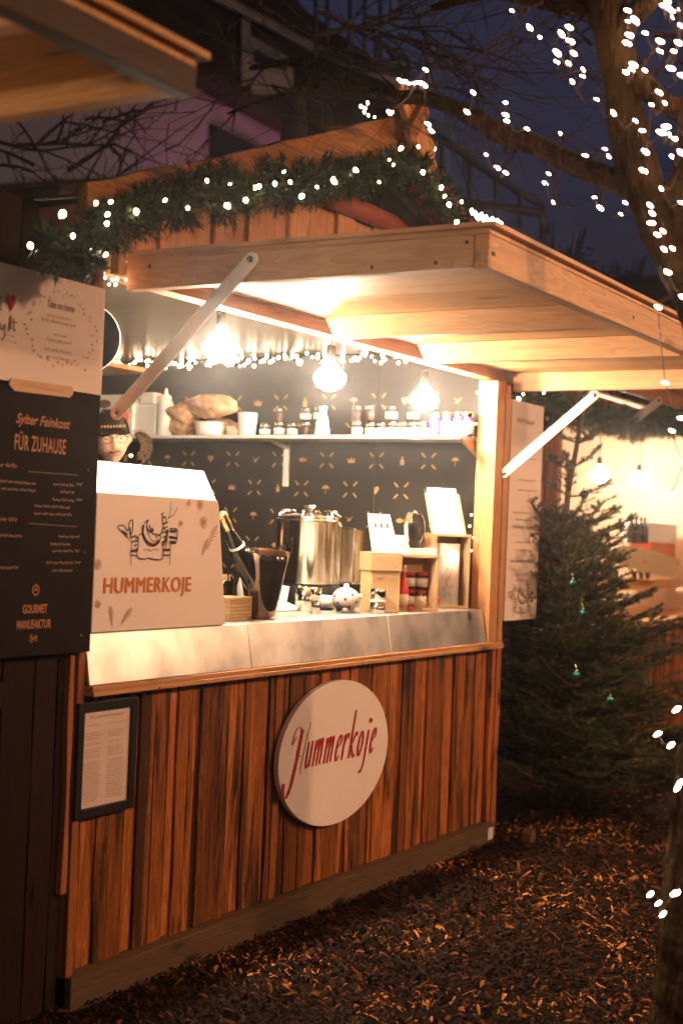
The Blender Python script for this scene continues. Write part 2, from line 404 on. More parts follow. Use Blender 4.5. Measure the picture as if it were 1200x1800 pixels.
mb = MB()
for i in range(110000):
    near = rnd.random() < .75
    X = rnd.uniform(-.8, 4.2) if near else rnd.uniform(2.5, 9.5); Y = rnd.uniform(-2.6, .1) if near else rnd.uniform(-3, .6)
    s_ = rnd.choice((.35, .5, .6, .7, 1.0))*rnd.uniform(.7, 1.2)*(1 if near else 1.3)
    l = .0120*s_*rnd.uniform(.7, 1.8); w = .0062*s_*rnd.uniform(.5, 1.3); a = rnd.random()*6.28
    tl = rnd.uniform(-.7, .7); tr = rnd.uniform(-.6, .6); cv = rnd.uniform(-.003, .006)
    c, sn = math.cos(a), math.sin(a); z = rnd.uniform(-.006, .010)
    vs = []
    for u, v in ((-1, -1), (0, -1.1), (1, -.6), (1.15, .3), (0, 1), (-1, .7)):
        lx, ly = u*l, v*w; vs.append((X+lx*c-ly*sn, Y+lx*sn+ly*c, z+lx*tl+ly*tr+cv*(1-u*u)))
    t = min(1, rnd.random()**1.25*(.97+.45*noise.noise(Vector((X*1.9, Y*1.9, 4)))))
    mb.add(vs, [(0, 1, 4, 5), (1, 2, 3, 4)], t)
o = struct('bark_mulch', mb, 'chips', 'stuff')

# ------------------------------------------------------------------ the open stall
hut = thing('market_stall', 'orange wooden market stall with lit serving hatch and oval sign below it', 'stall', (0, 0, 0))
def front_planks(mb, X0, X1, z0, z1, Y, tonef=None):
    x = X0; k = 0
    while x < X1-.01:
        w = min(rnd.choice((.035, .05, .06, .075, .095, .12)), X1-x); back = k % 3 == 1
        if X1-x-w < .04: w = X1-x
        yo = Y+(.009 if back else 0)+rnd.uniform(0, .003)
        gap = rnd.choice((.0008, .001, .0015, .002, .005))
        mb.plank(x, x+w-gap, z0+rnd.uniform(0, .004), z1, yo, yo+.018, wave=.0035 if not back else .001, seg=12)
        x += w; k += 1
mb = MB(); front_planks(mb, .005, 3.045, .095, .927, 0.0); mb.build('front_wall', 'plank', hut, bevel=.0015)
mb = MB().box((0.0, .045, .1), (3.04, .06, .95), tone=.2); mb.build('wall_lining', 'plank_dark', hut)
mb = MB().box((-.03, -.045, -.01), (3.0, .03, .095), tone=.4); mb.build('plinth', 'plinth', hut, bevel=.003)
mb = MB().box((2.93, -.0475, .02), (2.985, -.045, .075), .5); mb.build('corner_bracket', 'galv', hut)
mb = MB(); mb.plank(3.0, 3.05, .02, 1.0, -.028, .05); mb.plank(2.955, 2.998, .095, .93, -.020, .0, tone=.95); mb.build('corner_board', 'plank', hut, bevel=.002)
mb = MB(); mb.box((-.03, -.022, .0), (.0, .08, 2.34), .3).box((.0005, -.022, .975), (.010, .06, 2.34), .5); mb.build('corner_post', 'post_red', hut, bevel=.002)
mb = MB(); mb.box((.0, -.060, .935), (3.0, .0, .950), .8).box((.0, -.055, .9505), (3.0, .0, .966), .5); mb.build('hatch_sill', 'pine_x', hut, bevel=.002)
# side, back walls, floor, ceiling
mb = MB(); mb.box((2.985, .03, .05), (3.04, 2.6, 2.36), .3); mb.build('side_wall', 'plank_dark', hut)
endw = MB().box((2.95, .06, .13), (2.98, 2.6, 2.37), .5).build('printed_wall_panel', 'wallpaper', hut)
mb = MB(); mb.box((-.02, 2.6, .05), (3.04, 2.66, 2.36)); mb.build('back_wall', 'plank_dark', hut)
mb = MB(); mb.box((-.02, .09, .05), (.03, 2.6, 2.36)); mb.build('side_wall', 'plank_dark', hut)
mb = MB(); mb.box((.03, .06, .06), (2.95, 2.6, .12), .5); mb.build('floor', 'plank_dark', hut)
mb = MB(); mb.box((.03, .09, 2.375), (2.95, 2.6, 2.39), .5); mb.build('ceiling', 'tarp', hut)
# gold printed motifs
mb = MB()
fx = lambda a, b, l=0: (2.9485-l*.5, a, b)      # a grows to the back (left in view), b up
def shp(cy, cz, kind, s=.021):
    pts = {
     'heart': [(0, -1), (-.9, .1), (-.85, .75), (-.4, .9), (0, .5), (.4, .9), (.85, .75), (.9, .1)],
     'fish': [(-1.2, 0), (-.6, .5), (.2, .6), (.7, .15), (1.2, .6), (1.1, 0), (1.2, -.6), (.7, -.15), (.2, -.6), (-.6, -.5)],
     'crown': [(-1, -.7), (1, -.7), (1.1, .6), (.5, 0), (0, .8), (-.5, 0), (-1.1, .6)],
     'bottle': [(-.6, -1.1), (.6, -1.1), (.6, .1), (.2, .5), (.2, 1.1), (-.2, 1.1), (-.2, .5), (-.6, .1)],
     'parasol': [(-.08, -1.1), (.12, -1.1), (.1, .1), (1.1, .1), (.7, .75), (0, 1), (-.7, .75), (-1.1, .1), (-.1, .1)],
     'gull': [(-1.2, .7), (-.4, .2), (0, -.1), (.5, .3), (1.3, .7), (.5, -.1), (.2, -.6), (-.9, -.7), (-.2, -.3), (-.5, 0)]}[kind]
    mb.add([fx(cy-p[0]*s, cz+p[1]*s) for p in pts], [tuple(range(len(pts)))])
kinds = ['bottle', 'crown', 'fish', 'gull', 'heart', 'parasol']
for r_ in range(8):
    z = 1.08+.15*r_; o_ = 0 if r_ % 2 else .147
    for k in range(8):
        y = .213+o_+.294*k
        if y > 2.5: continue
        shp(y, z, kinds[(k+r_*2+1) % 6], rnd.uniform(.018, .022))
        yc = y+.147
        for a in (45, 135, 225, 315):
            ca, sa = math.cos(R(a)), math.sin(R(a))
            stroke(mb, [(yc+ca*.026, z+sa*.026), (yc+ca*.056, z+sa*.056)], fx, .0085)
mb.build('gold_motifs', 'gold', endw)
MB().box((2.944, .66, 1.1), (2.9495, .672, 2.3)).build('panel_joint', 'wallpaper', endw)
# jambs
mb = MB(); mb.box((2.85, -.045, .967), (2.94, .055, 2.21), .7); mb.build('hatch_jamb', 'pine_z', hut, bevel=.003)
mb = MB(); mb.box((2.945, -.05, .967), (2.995, .05, 2.2), .8); mb.build('hatch_frame', 'pine_z', hut, bevel=.003)
mb = MB(); mb.box((.03, .0, 2.222), (3.05, .07, 2.34), .55); mb.build('hatch_lintel', 'pine_x', hut, bevel=.003)
# steel counter
mb = MB()
for a, b in ((.001, .868), (.871, 1.9), (1.9005, 2.835)):
    mb.prism([(a, -.042, .9665), (a, -.030, .9665), (a, -.004, 1.105), (a, -.004, 1.122), (a, -.014, 1.122)], (b-a, 0, 0), .5)
mb.box((.031, -.0015, 1.106), (2.835, .62, 1.122), .5)
cnt = mb.build('steel_counter', 'steel', hut, bevel=.003)
mb = MB(); mb.box((.05, .08, .13), (2.83, .60, 1.10), .2); mb.build('counter_cabinet', 'plank_dark', hut)
# gable front
mb = MB(); x = .0; k = 0
while x < 3.0:
    w = rnd.choice((.10, .13, .16, .18)); dk = k % 2
    top = min(2.70, 2.34+max(.05, (1.5-abs(1.5-(x+w/2)))*.385+.02))
    mb.plank(x, min(x+w-.004, 3.04), 2.29, top, -.02+.016*dk, .01, tone=rnd.uniform(.3, 1)); x += w; k += 1
mb.build('gable_planks', 'gable_plank', hut, bevel=.002)
mb = MB(); mb.prism([(.01, .012, 2.3), (3.03, .012, 2.3), (3.03, .012, 2.36), (2.1, .012, 2.69), (.9, .012, 2.69), (.01, .012, 2.36)], (0, .015, 0), .1); mb.build('gable_lining', 'plank_dark', hut)
mb = MB(); mb.tube([(.95, -.03, 2.715), (1.2, -.035, 2.728), (1.5, -.03, 2.735), (1.8, -.03, 2.735), (2.15, -.03, 2.72)], [.03, .04, .042, .04, .03], 8); mb.build('gable_crossbeam', 'barge_red', hut)
mb = MB(); mb.prism([(.85, .03, 2.70), (2.15, .03, 2.70), (1.5, .03, 2.98)], (0, .02, 0)); mb.build('gable_window', 'glass_dark', hut)
sl = math.atan2(.69, 1.77)
def barge(xa, za, xb, zb, m, y0=-.19, y1=-.15, hgt=.15):
    b = MB(); seg = 16; vs = []
    for i in range(seg+1):
        t = i/seg; x = xa+(xb-xa)*t; z = za+(zb-za)*t
        n1 = .012*noise.noise(Vector((x*5, za, 1))); n2 = .02*noise.noise(Vector((x*4, za, 5)))
        vs += [(x, y0+n1*.5, z-hgt+n2), (x, y0-.006+n1, z-hgt*.4), (x, y0+n1*.5, z+n1), (x, y1, z+n1), (x, y1, z-hgt+n2)]
    fs = []
    for i in range(seg):
        for k in range(5): fs.append((i*5+k, i*5+(k+1) % 5, (i+1)*5+(k+1) % 5, (i+1)*5+k))
    fs += [(4, 3, 2, 1, 0), tuple(seg*5+k for k in range(5))]
    b.add(vs, fs, rnd.random()); return b.build('barge_board', m, hut, bevel=.003)
barge(-.27, 2.41, 1.5, 3.09, 'barge'); barge(3.27, 2.41, 1.52, 3.09, 'barge_red', -.19, -.15, .18)
mb = MB(); mb.box((1.47, -.25, 2.99), (1.55, .12, 3.07), .6); mb.build('ridge_beam', 'barge', hut, bevel=.006)
mb = MB()
for i in range(5): mb.beam((1.53+.0, -.215+.0, 3.13-i*.03), (1.75, -.215, 3.02-i*.03), .03, .024, (0, 0, 1), rnd.random())
mb.build('ridge_cap', 'gable_plank', hut)
MB().beam((1.40, -.245, 3.17), (1.70, -.245, 2.90), .03, .085, (0, 0, 1), .9).build('rafter_end', 'gable_plank', hut, bevel=.003)
MB().beam((1.56, -.275, 3.13), (1.44, -.275, 2.98), .03, .06, (1, 0, .2), .3).build('rafter_end', 'barge', hut, bevel=.003)
mb = MB()
mb.prism([(-.33, -.14, 2.37), (1.5, -.14, 2.83), (1.5, -.14, 2.86), (-.33, -.14, 2.40)], (0, 2.9, 0))
mb.prism([(3.33, -.14, 2.37), (3.33, -.14, 2.40), (1.5, -.14, 2.86), (1.5, -.14, 2.83)], (0, 2.9, 0))
mb.build('roof', 'roof', hut)
mb = MB(); mb.box((-.26, -.14, 2.30), (-.18, 2.6, 2.36), .5).box((3.18, -.14, 2.30), (3.26, 2.6, 2.36)); mb.build('eaves_beam', 'post_red', hut)
mb = MB(); mb.box((-.055, -.13, 2.27), (-.03, -.035, 2.33), .9).box((-.055, -.13, 2.2), (-.025, -.1, 2.27), .9); mb.build('eaves_bracket', 'pine_z', hut)

# the lifted hatch flap
def make_flap(root, X0, X1, Y0, Y1, z, rafters, h=.088, mr='pine_x', ms='pine_y'):
    """frame of rafters under boards; hinged at Y1 (wall), outer edge at Y0"""
    MB().box((X0, Y0+.045, z+.0), (X0+.042, Y1-.005, z+h), .5).build('flap_side_rail', ms, root, bevel=.002)
    MB().box((X1-.042, Y0+.045, z), (X1, Y1-.005, z+h), .7).build('flap_side_rail', ms, root, bevel=.002)
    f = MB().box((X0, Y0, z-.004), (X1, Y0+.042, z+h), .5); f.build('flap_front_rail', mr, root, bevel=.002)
    for x in rafters:
        f = MB().prism([(x, Y0+.045, z+.004), (x, Y1-.075, z+.004), (x, Y1-.03, z+h), (x, Y0+.045, z+h)], (.04, 0, 0), rnd.random())
        f.build('flap_rafter', 'pine_y', root, bevel=.002)
    f = MB(); x = X0
    while x < X1-.01:
        w = min(rnd.choice((.12, .14, .16)), X1-x)
        f.box((x, Y0, z+h+.001+rnd.uniform(0, .001)), (x+w-.003, Y1+.02, z+h+.015)); x += w
    f.build('flap_boards', ms, root)
    f = MB().box((X0-.012, Y0-.022, z+h+.016), (X1+.012, Y1+.03, z+h+.03), .6); f.build('flap_cover', ms, root, bevel=.002)
make_flap(hut, .105, 3.10, -1.255, -.025, 2.182, (1.24, 1.99))
def screw(root, p, ax, r_=.006): MB().lathe([(r_, 0), (r_, .0015), (r_*.5, .002)], p, 8, axis=Vector(ax)).build('screw', 'wire', root)
for y_ in (-1.19, -1.10, -.9, -.42, -.12): screw(hut, (.1045, y_, 2.20+.05*(y_ < -1.15 or y_ > -.2)), (-1, 0, 0))
for x_ in (.13, .14, 1.26, 2.01, 3.07): screw(hut, (x_, -1.2555, 2.22), (0, -1, 0))
for x_ in (.3, .9, 1.6, 2.4): screw(hut, (x_, -.0745, .942), (0, -1, 0), .004)
def strut(root, a, b, w=.045, t=.008):
    a = Vector(a); b = Vector(b); d = (b-a); L_ = d.length; d.normalize(); s_ = Vector((1, 0, 0)); u = s_.cross(d).normalized()
    poly = []
    for i in range(9): an = R(90+180*i/8); poly.append(a+d*(math.cos(an)*w/2)+u*(math.sin(an)*w/2))
    for i in range(9): an = R(-90+180*i/8); poly.append(b+d*(math.cos(an)*w/2)+u*(math.sin(an)*w/2))
    o = MB().prism(poly, (t, 0, 0)).build('flap_strut', 'galv', root, bevel=.001)
    for p in (a, b): MB().lathe([(.011, 0), (.011, .006), (.006, .01)], p-Vector((.001, 0, 0)), 8, axis=Vector((-1, 0, 0))).build('bolt', 'chrome', o)
strut(hut, (.094, -.5, 2.245), (.066, -.045, 1.80))
strut(hut, (3.0, -.47, 2.15), (2.925, -.06, 1.775))
# wall shelf
mb = MB(); mb.box((2.70, .07, 1.922), (2.948, 2.35, 1.94), .5); sh = mb.build('wall_shelf', 'shelf', hut, bevel=.002)
mb = MB(); mb.box((2.935, 1.175, 1.69), (2.947, 1.205, 1.921)).prism([(2.934, 1.185, 1.88), (2.934, 1.185, 1.921), (2.74, 1.185, 1.921)], (0, .01, 0)); mb.build('shelf_bracket', 'shelf', sh)
mb = MB(); mb.prism([(2.93, .066, 1.84), (2.93, .066, 1.921), (2.72, .066, 1.921)], (0, .02, 0)); mb.build('shelf_bracket', 'pine_y', sh)
# small upper shelf at the back
mb = MB(); mb.box((2.55, 2.1, 2.30), (2.94, 2.55, 2.325), .4); mb.build('corner_shelf', 'pine_x', hut)

# ------------------------------------------------------------------ pendant lamps
def pendant(loc, ztop, label, group, big=.066, lm='lamp'):
    x, y, z = loc; t = thing('pendant_lamp', label, 'lamp', (x, y, z), group)
    MB().tube([(x+.01, y, ztop), (x+.012, y, z+.2), (x, y, z+.1)], .0035, 6).build('cord', 'black', t)
    MB().lathe([(.008, .115), (.018, .11), (.02, .06), (.015, .05)], (x, y, z), 12).build('socket', 'black', t)
    MB().lathe([(.014, .055), (.02, .04), (.04, .018), (big, -.012), (big*.96, -.035), (big*.7, -.06), (big*.3, -.073), (1e-4, -.076)], (x, y, z), 12).build('bulb', lm, t)
    return t
grp = 'pendant bulbs in the open stall'
_p = P(388, 600, Y=.18); pendant((_p.x, _p.y, _p.z), 2.375, 'glowing pendant bulb left of the other two, above the white display box', grp)
_p = P(580, 655, Y=.18); pendant((_p.x, _p.y, _p.z), 2.375, 'glowing pendant bulb in the middle, above the steel pot', grp)
_p = P(745, 695, Y=.18); pendant((_p.x, _p.y, _p.z), 2.375, 'glowing pendant bulb nearest the bright right door jamb', grp)

# ------------------------------------------------------------------ string lights
def bulb_mesh(name, m, r=.009, l=.03, n=6):
    b = MB().lathe([(r*.4, l*.5), (r, l*.2), (r*.9, -l*.15), (r*.3, -l*.5)], (0, 0, 0), n)
    o = b.build(name, m); me = o.data; bpy.data.objects.remove(o); return me
def string(name, label, cat, pts, mesh, part='bulb', wire=.002, sag=.02, grp=None, wname='wire', axis=None, jit=.5, sc=(.8, 1.2), mw='wire'):
    t = thing(name, label, cat, pts[0], grp)
    w = MB()
    for i in range(len(pts)-1):
        a, b = Vector(pts[i]), Vector(pts[i+1])
        if (a-b).length > .42: continue
        m_ = (a+b)/2-Vector((0, 0, sag+.0*rnd.random())); w.tube([a, m_, b], wire, 4, cap=False)
    w.build(wname, mw, t)
    for p in pts:
        o = bpy.data.objects.new(part, mesh); COL.objects.link(o); o.parent = t; o.location = Vector(p)-Vector(pts[0])
        o.rotation_euler = (rnd.uniform(-jit, jit), rnd.uniform(-jit, jit), rnd.random()*3) if axis is None else axis(rnd)
        s_ = rnd.uniform(*sc); o.scale = (s_, s_, s_)
    return t
me_tree = bulb_mesh('fairy_bulb', 'fairy', .0066, .027)
me_in = bulb_mesh('micro_bulb', 'fairy_in', .010, .02)
me_g = bulb_mesh('garland_bulb', 'fairy_g', .010, .024)

# inside the stall: along the top of the printed wall
def inside_pts(n_, y0, y1, x0, x1):
    out = []
    for i in range(n_):
        y = y0+(y1-y0)*i/n_; out.append(Vector((rnd.uniform(x0, x1), y+rnd.uniform(-.03, .03), 2.352+rnd.uniform(-.035, .012))))
    return out
string('string_lights', 'tangle of tiny lights along the ceiling, left half above the bread and cartons', 'string lights', inside_pts(95, 2.45, 1.30, 2.72, 2.93), me_in, sag=.006, wire=.0012, sc=(.5, 1.0))
string('string_lights', 'tangle of tiny lights along the ceiling, right half above the stacked jars', 'string lights', inside_pts(70, 1.30, .16, 2.72, 2.93), me_in, sag=.006, wire=.0012, sc=(.5, 1.0))
pts = [P(x, y, X=2.925) for x, y in [(838, 690), (842, 720), (836, 745), (842, 858), (845, 868), (836, 885), (828, 905), (825, 925), (832, 945), (828, 968), (845, 985), (838, 1005), (838, 1022), (832, 1052), (833, 1060)]]
string('string_lights', 'single strand of tiny lights running down beside the right jamb', 'string lights', pts, me_in, sag=.003, wire=.001, sc=(.4, .7))
pts = [P(x, y, Y=-.01) for x, y in [(182, 480), (185, 488), (192, 500), (198, 492), (203, 500), (206, 490), (222, 492), (240, 500)]]
string('string_lights', 'short cluster of tiny lights at the upper left corner of the hatch', 'string lights', pts, me_in, sag=.003, wire=.001, sc=(.35, .55))
ya = -.05
pts = [P(x, y, Y=-1.15) for x, y in [(829, 372), (835, 376), (838, 381), (844, 380), (849, 385), (853, 383), (858, 389), (863, 388), (868, 391), (874, 390), (880, 394)]]
string('string_lights', 'bright clump of fairy lights on the outer left corner of the raised flap', 'string lights', pts, me_tree, sag=.003, wire=.001, sc=(.6, .85))
pts = [P(x, y, Y=-.05) for x, y in [(634, 187), (641, 191), (646, 181), (640, 197), (647, 203), (658, 206), (690, 197), (703, 183), (714, 196), (720, 201), (728, 190), (733, 204), (737, 190), (743, 208), (751, 218), (757, 229), (762, 256), (763, 262)]]
string('string_lights', 'small ring of fairy lights around the gable peak', 'string lights', pts, me_g, sag=.003, wire=.001, sc=(.5, .8))

# ------------------------------------------------------------------ garland on the gable
def tufts(mb, p, d, n_, ln, w=.0013, spread=.9, tone=(0, 1)):
    d = d.normalized(); a = d.orthogonal().normalized(); b = d.cross(a)
    for i in range(n_):
        t = rnd.random(); an = rnd.random()*6.283; q = p+d*(t*ln*1.4)
        dr = (d*rnd.uniform(.35, 1)+(a*math.cos(an)+b*math.sin(an))*spread).normalized()*ln*rnd.uniform(.6, 1.1)
        sd = dr.cross(d).normalized()*w if dr.cross(d).length > 1e-6 else a*w
        mb.add([q-sd, q+sd, q+dr], [(0, 1, 2)], rnd.uniform(*tone))
def garland(name, label, path, rad, lights, dens=1.0, loc=None, ylight=-.27):
    t = thing(name, label, 'garland', path[0]); mb = MB(); path = [Vector(p) for p in path]
    MB().tube(path, .008, 5).build('stem', 'wire', t)
    for i in range(len(path)-1):
        a, b = path[i], path[i+1]; ln = (b-a).length
        for k in range(int(ln*420*dens)):
            p = a.lerp(b, rnd.random()); an = rnd.random()*6.283
            ax = (b-a).normalized(); u = ax.orthogonal().normalized(); v = ax.cross(u)
            dr = (u*math.cos(an)+v*math.sin(an)+ax*rnd.uniform(-.8, .8)+Vector((0, 0, -.25)))
            dr.normalize(); rr = rad*rnd.uniform(.3, 1.08)*(1+1.1*noise.noise(p*4.5))
            mb.tube([p, p+dr*rr], .0015, 3, cap=False, tone=.3)
            tufts(mb, p+dr*rr*.35, dr, 30, rad*.42, .0024, 1.0, (0, 1 if rnd.random() < .25 else .7))
    mb.build('needles', 'garland', t)
    for x, y in lights:
        o = bpy.data.objects.new('bulb', me_g); COL.objects.link(o); o.parent = t
        o.location = P(x, y, Y=ylight)-path[0]; s_ = rnd.uniform(.45, .95); o.scale = (s_,)*3; o.rotation_euler = (rnd.uniform(-1, 1), rnd.uniform(-1, 1), 0)
    return t
path = [P(x, y, Y=-.245) for x, y in [(95, 432), (125, 438), (150, 420), (175, 398), (200, 390), (250, 372), (320, 348), (400, 332), (470, 325), (540, 322), (600, 314), (650, 306), (700, 300)]]
garland('fir_garland', 'thick fir garland with lit bulbs along the left slope of the gable', path, .100,
        [(54, 432), (128, 415), (110, 377), (169, 357), (189, 377), (195, 355), (364, 318), (400, 362), (405, 325), (448, 330), (455, 328), (483, 323), (499, 302), (510, 320), (557, 329), (585, 315), (588, 320), (625, 299), (666, 320), (188, 393), (186, 448), (240, 372), (290, 352), (330, 366), (432, 352), (530, 345)], ylight=-.318, dens=.72)
path = [P(x, y, Y=-.245) for x, y in [(690, 285), (720, 290), (745, 310), (768, 340), (795, 368), (815, 392)]]
garland('fir_garland', 'short fir garland with lit bulbs down the right slope of the gable', path, .095,
        [(684, 281), (691, 290), (704, 261), (735, 258), (743, 303), (811, 355), (781, 345), (789, 360), (802, 391), (775, 330)], ylight=-.318, dens=.72)
path = [P(x, y, Y=-.30) for x, y in [(95, 428), (110, 440), (140, 450), (175, 440)]]
o = garland('fir_garland', 'drooping fir garland end hanging below the left eave over the menu board', path, .075, [(102, 431), (160, 436)])

# ------------------------------------------------------------------ boards and signs
fY = lambda y: (lambda a, b, l=0: (a, y-l, b))
# big menu board at the left of the hatch
Yb = -.052
bd = thing('menu_board', 'tall menu board at left, pale above and black below with copper lettering', 'menu board', (-.4, Yb, 1.07))
MB().box((-1.0, Yb, 1.073), (-.018, Yb+.02, 1.842)).build('black_panel', 'board_dark', bd, bevel=.001)
MB().box((-1.0, Yb-.001, 1.8425), (-.018, Yb+.02, 2.163)).build('pale_panel', 'board_pink', bd, bevel=.001)
MB().prism([tuple(P(x, y, Y=Yb-.003)) for x, y in [(19, 664), (16, 676), (25, 687), (122, 699), (128, 692), (127, 680)]], (0, -.003, 0)).build('banner', 'ribbon', bd)
def BP(x, y): v = P(x, y, Y=Yb-.002); return v.x, v.z
ink = MB(); F = fY(Yb-.0025)
def spline_word(mb, F, segs, w, nib=None):
    for s_ in segs: stroke(mb, s_, F, w, nib=nib)
x, z = BP(0, 545); h_ = .042
stroke(ink, [BP(1, 522), BP(1, 544)], F, .004); stroke(ink, [BP(-4, 522), BP(4, 523)], F, .003); stroke(ink, [BP(-4, 543), BP(4, 545)], F, .003)
cx, cz = BP(12, 577)
stroke(ink, [BP(1, 568), BP(1, 577), BP(5, 578), BP(8, 569), BP(8, 585), BP(5, 597), BP(1, 595)], F, .0035)
stroke(ink, [BP(14, 583), BP(17, 560), BP(19, 556), BP(18, 580)], F, .0035)
stroke(ink, [BP(24, 560), BP(24, 578), BP(27, 581)], F, .0035); stroke(ink, [BP(19, 566), BP(30, 567)], F, .003)
stroke(ink, [BP(-14, 560), BP(-18, 562), BP(-14, 570), BP(-10, 576), BP(-18, 580)], F, .0035)
xa, za = BP(76, 535); xb, zb = BP(137, 550)
text_mesh(ink, 'Take me home', (xa+xb)/2, Yb-.0025, (za+zb)/2-.003, .022, .62, .25, .0004, 'CENTER')
ink.build('lettering', 'grey_ink', bd)
ink = MB()
for (a, ya_), (b, yb_), hh in [((82, 556), (131, 564), .007), ((72, 564), (140, 575), .008), ((93, 588), (120, 594), .007), ((81, 597), (129, 606), .007), ((77, 613), (132, 625), .008), ((84, 627), (126, 635), .007), ((10, 588), (27, 592), .004), ((12, 598), (33, 603), .004)]:
    x0, z0 = BP(a, ya_); x1, z1 = BP(b, yb_); greek(ink, x0, x1, (z0+z1)/2-.004, hh*1.5, F)
for i in range(46):
    an = i/46*6.283; x, z = BP(106+56*math.cos(an)*rnd.uniform(.9, 1.15), 580+66*math.sin(an)*rnd.uniform(.85, 1.1)+10*math.cos(an))
    for k in range(3):
        a2 = rnd.random()*3; r_ = .0045; stroke(ink, [(x-r_*math.cos(a2), z-r_*math.sin(a2)), (x+r_*math.cos(a2), z+r_*math.sin(a2))], F, .0025)
x0, z0 = BP(33, 677); x1, z1 = BP(112, 688); greek(ink, x0, x1, (z0+z1)/2-.005, .010, fY(Yb-.0075))
ink.build('fine_print', 'tan_ink', bd)
hx, hz = BP(19, 531)
ht = MB(); ht.add([(hx+a*.021, Yb-.004, hz+b*.021) for a, b in [(0, -1.25), (-.55, -.45), (-1, .2), (-.95, .8), (-.5, 1.05), (-.12, .85), (0, .55), (.12, .85), (.5, 1.05), (.95, .8), (1, .2), (.55, -.45)]], [tuple(range(12))]).build('red_heart', 'red_ink', bd)
cop = MB()
def ctext(mb, s, px, py, h, sx=.8, shear=0, off=0, al='CENTER', space=1.0):
    x, z = BP(px, py); text_mesh(mb, s, x, Yb-.0025, z-h/2, h, sx, shear, off, al, space=space)
ctext(cop, 'Sylter Feinkost', 76, 740, .028, .92, .35, .0006)
ctext(cop, 'FÜR ZUHAUSE', 72, 781, .043, .50, 0, .0008, space=1.1)
ctext(cop, 'GOURMET', 62, 1070, .024, .62, 0, .0008); ctext(cop, 'MANUFAKTUR', 60, 1097, .024, .62, 0, .0008); ctext(cop, 'Sylt', 58, 1121, .018, .9, .35, .0003)
x, z = BP(62, 1037)
stroke(cop, [(x+.013*math.cos(a*.5236), z+.0145*math.sin(a*.5236)) for a in range(13)], F, .0035)
stroke(cop, [(x-.006, z-.004), (x, z+.007), (x+.006, z-.004)], F, .003); stroke(cop, [(x-.006, z), (x+.007, z)], F, .0025)
for a, b, yy in ((-8, 28, 822), (-8, 28, 918)):
    x0, z0 = BP(a, yy); x1, _ = BP(b, yy); greek(cop, x0, x1, z0, .016, F)
cop.build('copper_lettering', 'copper_ink', bd)
ink = MB()
for a, b, yy in ((-10, 66, 845), (-10, 62, 858), (94, 130, 851), (106, 130, 864), (93, 130, 878), (61, 128, 889), (60, 128, 902), (-10, 42, 941), (103, 130, 943), (88, 128, 956), (91, 127, 968), (80, 127, 989), (90, 127, 1003), (-10, 32, 998), (135, 144, 851), (135, 144, 878), (132, 141, 943), (132, 141, 968), (132, 141, 989)):
    x0, z0 = BP(a, yy); x1, _ = BP(b, yy); greek(ink, x0, x1, z0-.006, .0105, F)
for yy in (831, 922):
    x0, z0 = BP(50, yy-2); x1, z1 = BP(136, yy+4); stroke(ink, [(x0, z0), (x1, z1)], F, .0012)
ink.build('price_lines', 'tan_ink', bd)
for x, y in ((155, 827), (149, 972), (143, 1118), (150, 650)):
    MB().lathe([(.004, 0), (.004, .002), (.002, .003)], P(x, y, Y=Yb-.001), 8, axis=Vector((0, -1, 0))).build('screw', 'chrome', bd)

# folded shutter board at the right of the hatch
Yr = -.03
rb = thing('shutter_board', 'tall pale board with faded print, right of the hatch frame beside the fir tree', 'board', (3.2, Yr, 1.06))
MB().box((3.06, Yr, 1.06), (3.455, Yr+.018, 2.143)).build('panel', 'board_pink', rb, bevel=.001)
ink = MB(); F = fY(Yr-.0015)
def greek_block(x0, x1, z, hh): greek(ink, x0, x1, z, hh, F)
for z, hh, a, b in ((2.03, .03, .06, .3), (1.86, .012, .08, .32), (1.75, .012, .10, .3), (1.70, .012, .1, .34), (1.585, .014, .05, .33), (1.55, .014, .08, .3), (1.505, .028, .05, .34), (1.44, .012, .1, .3), (1.40, .012, .1, .3), (1.34, .024, .04, .34), (1.28, .012, .12, .28), (1.25, .012, .12, .3), (1.20, .012, .12, .26)):
    greek_block(3.06+a, 3.06+b, z, hh)
ink.build('fine_print', 'grey_ink', rb)

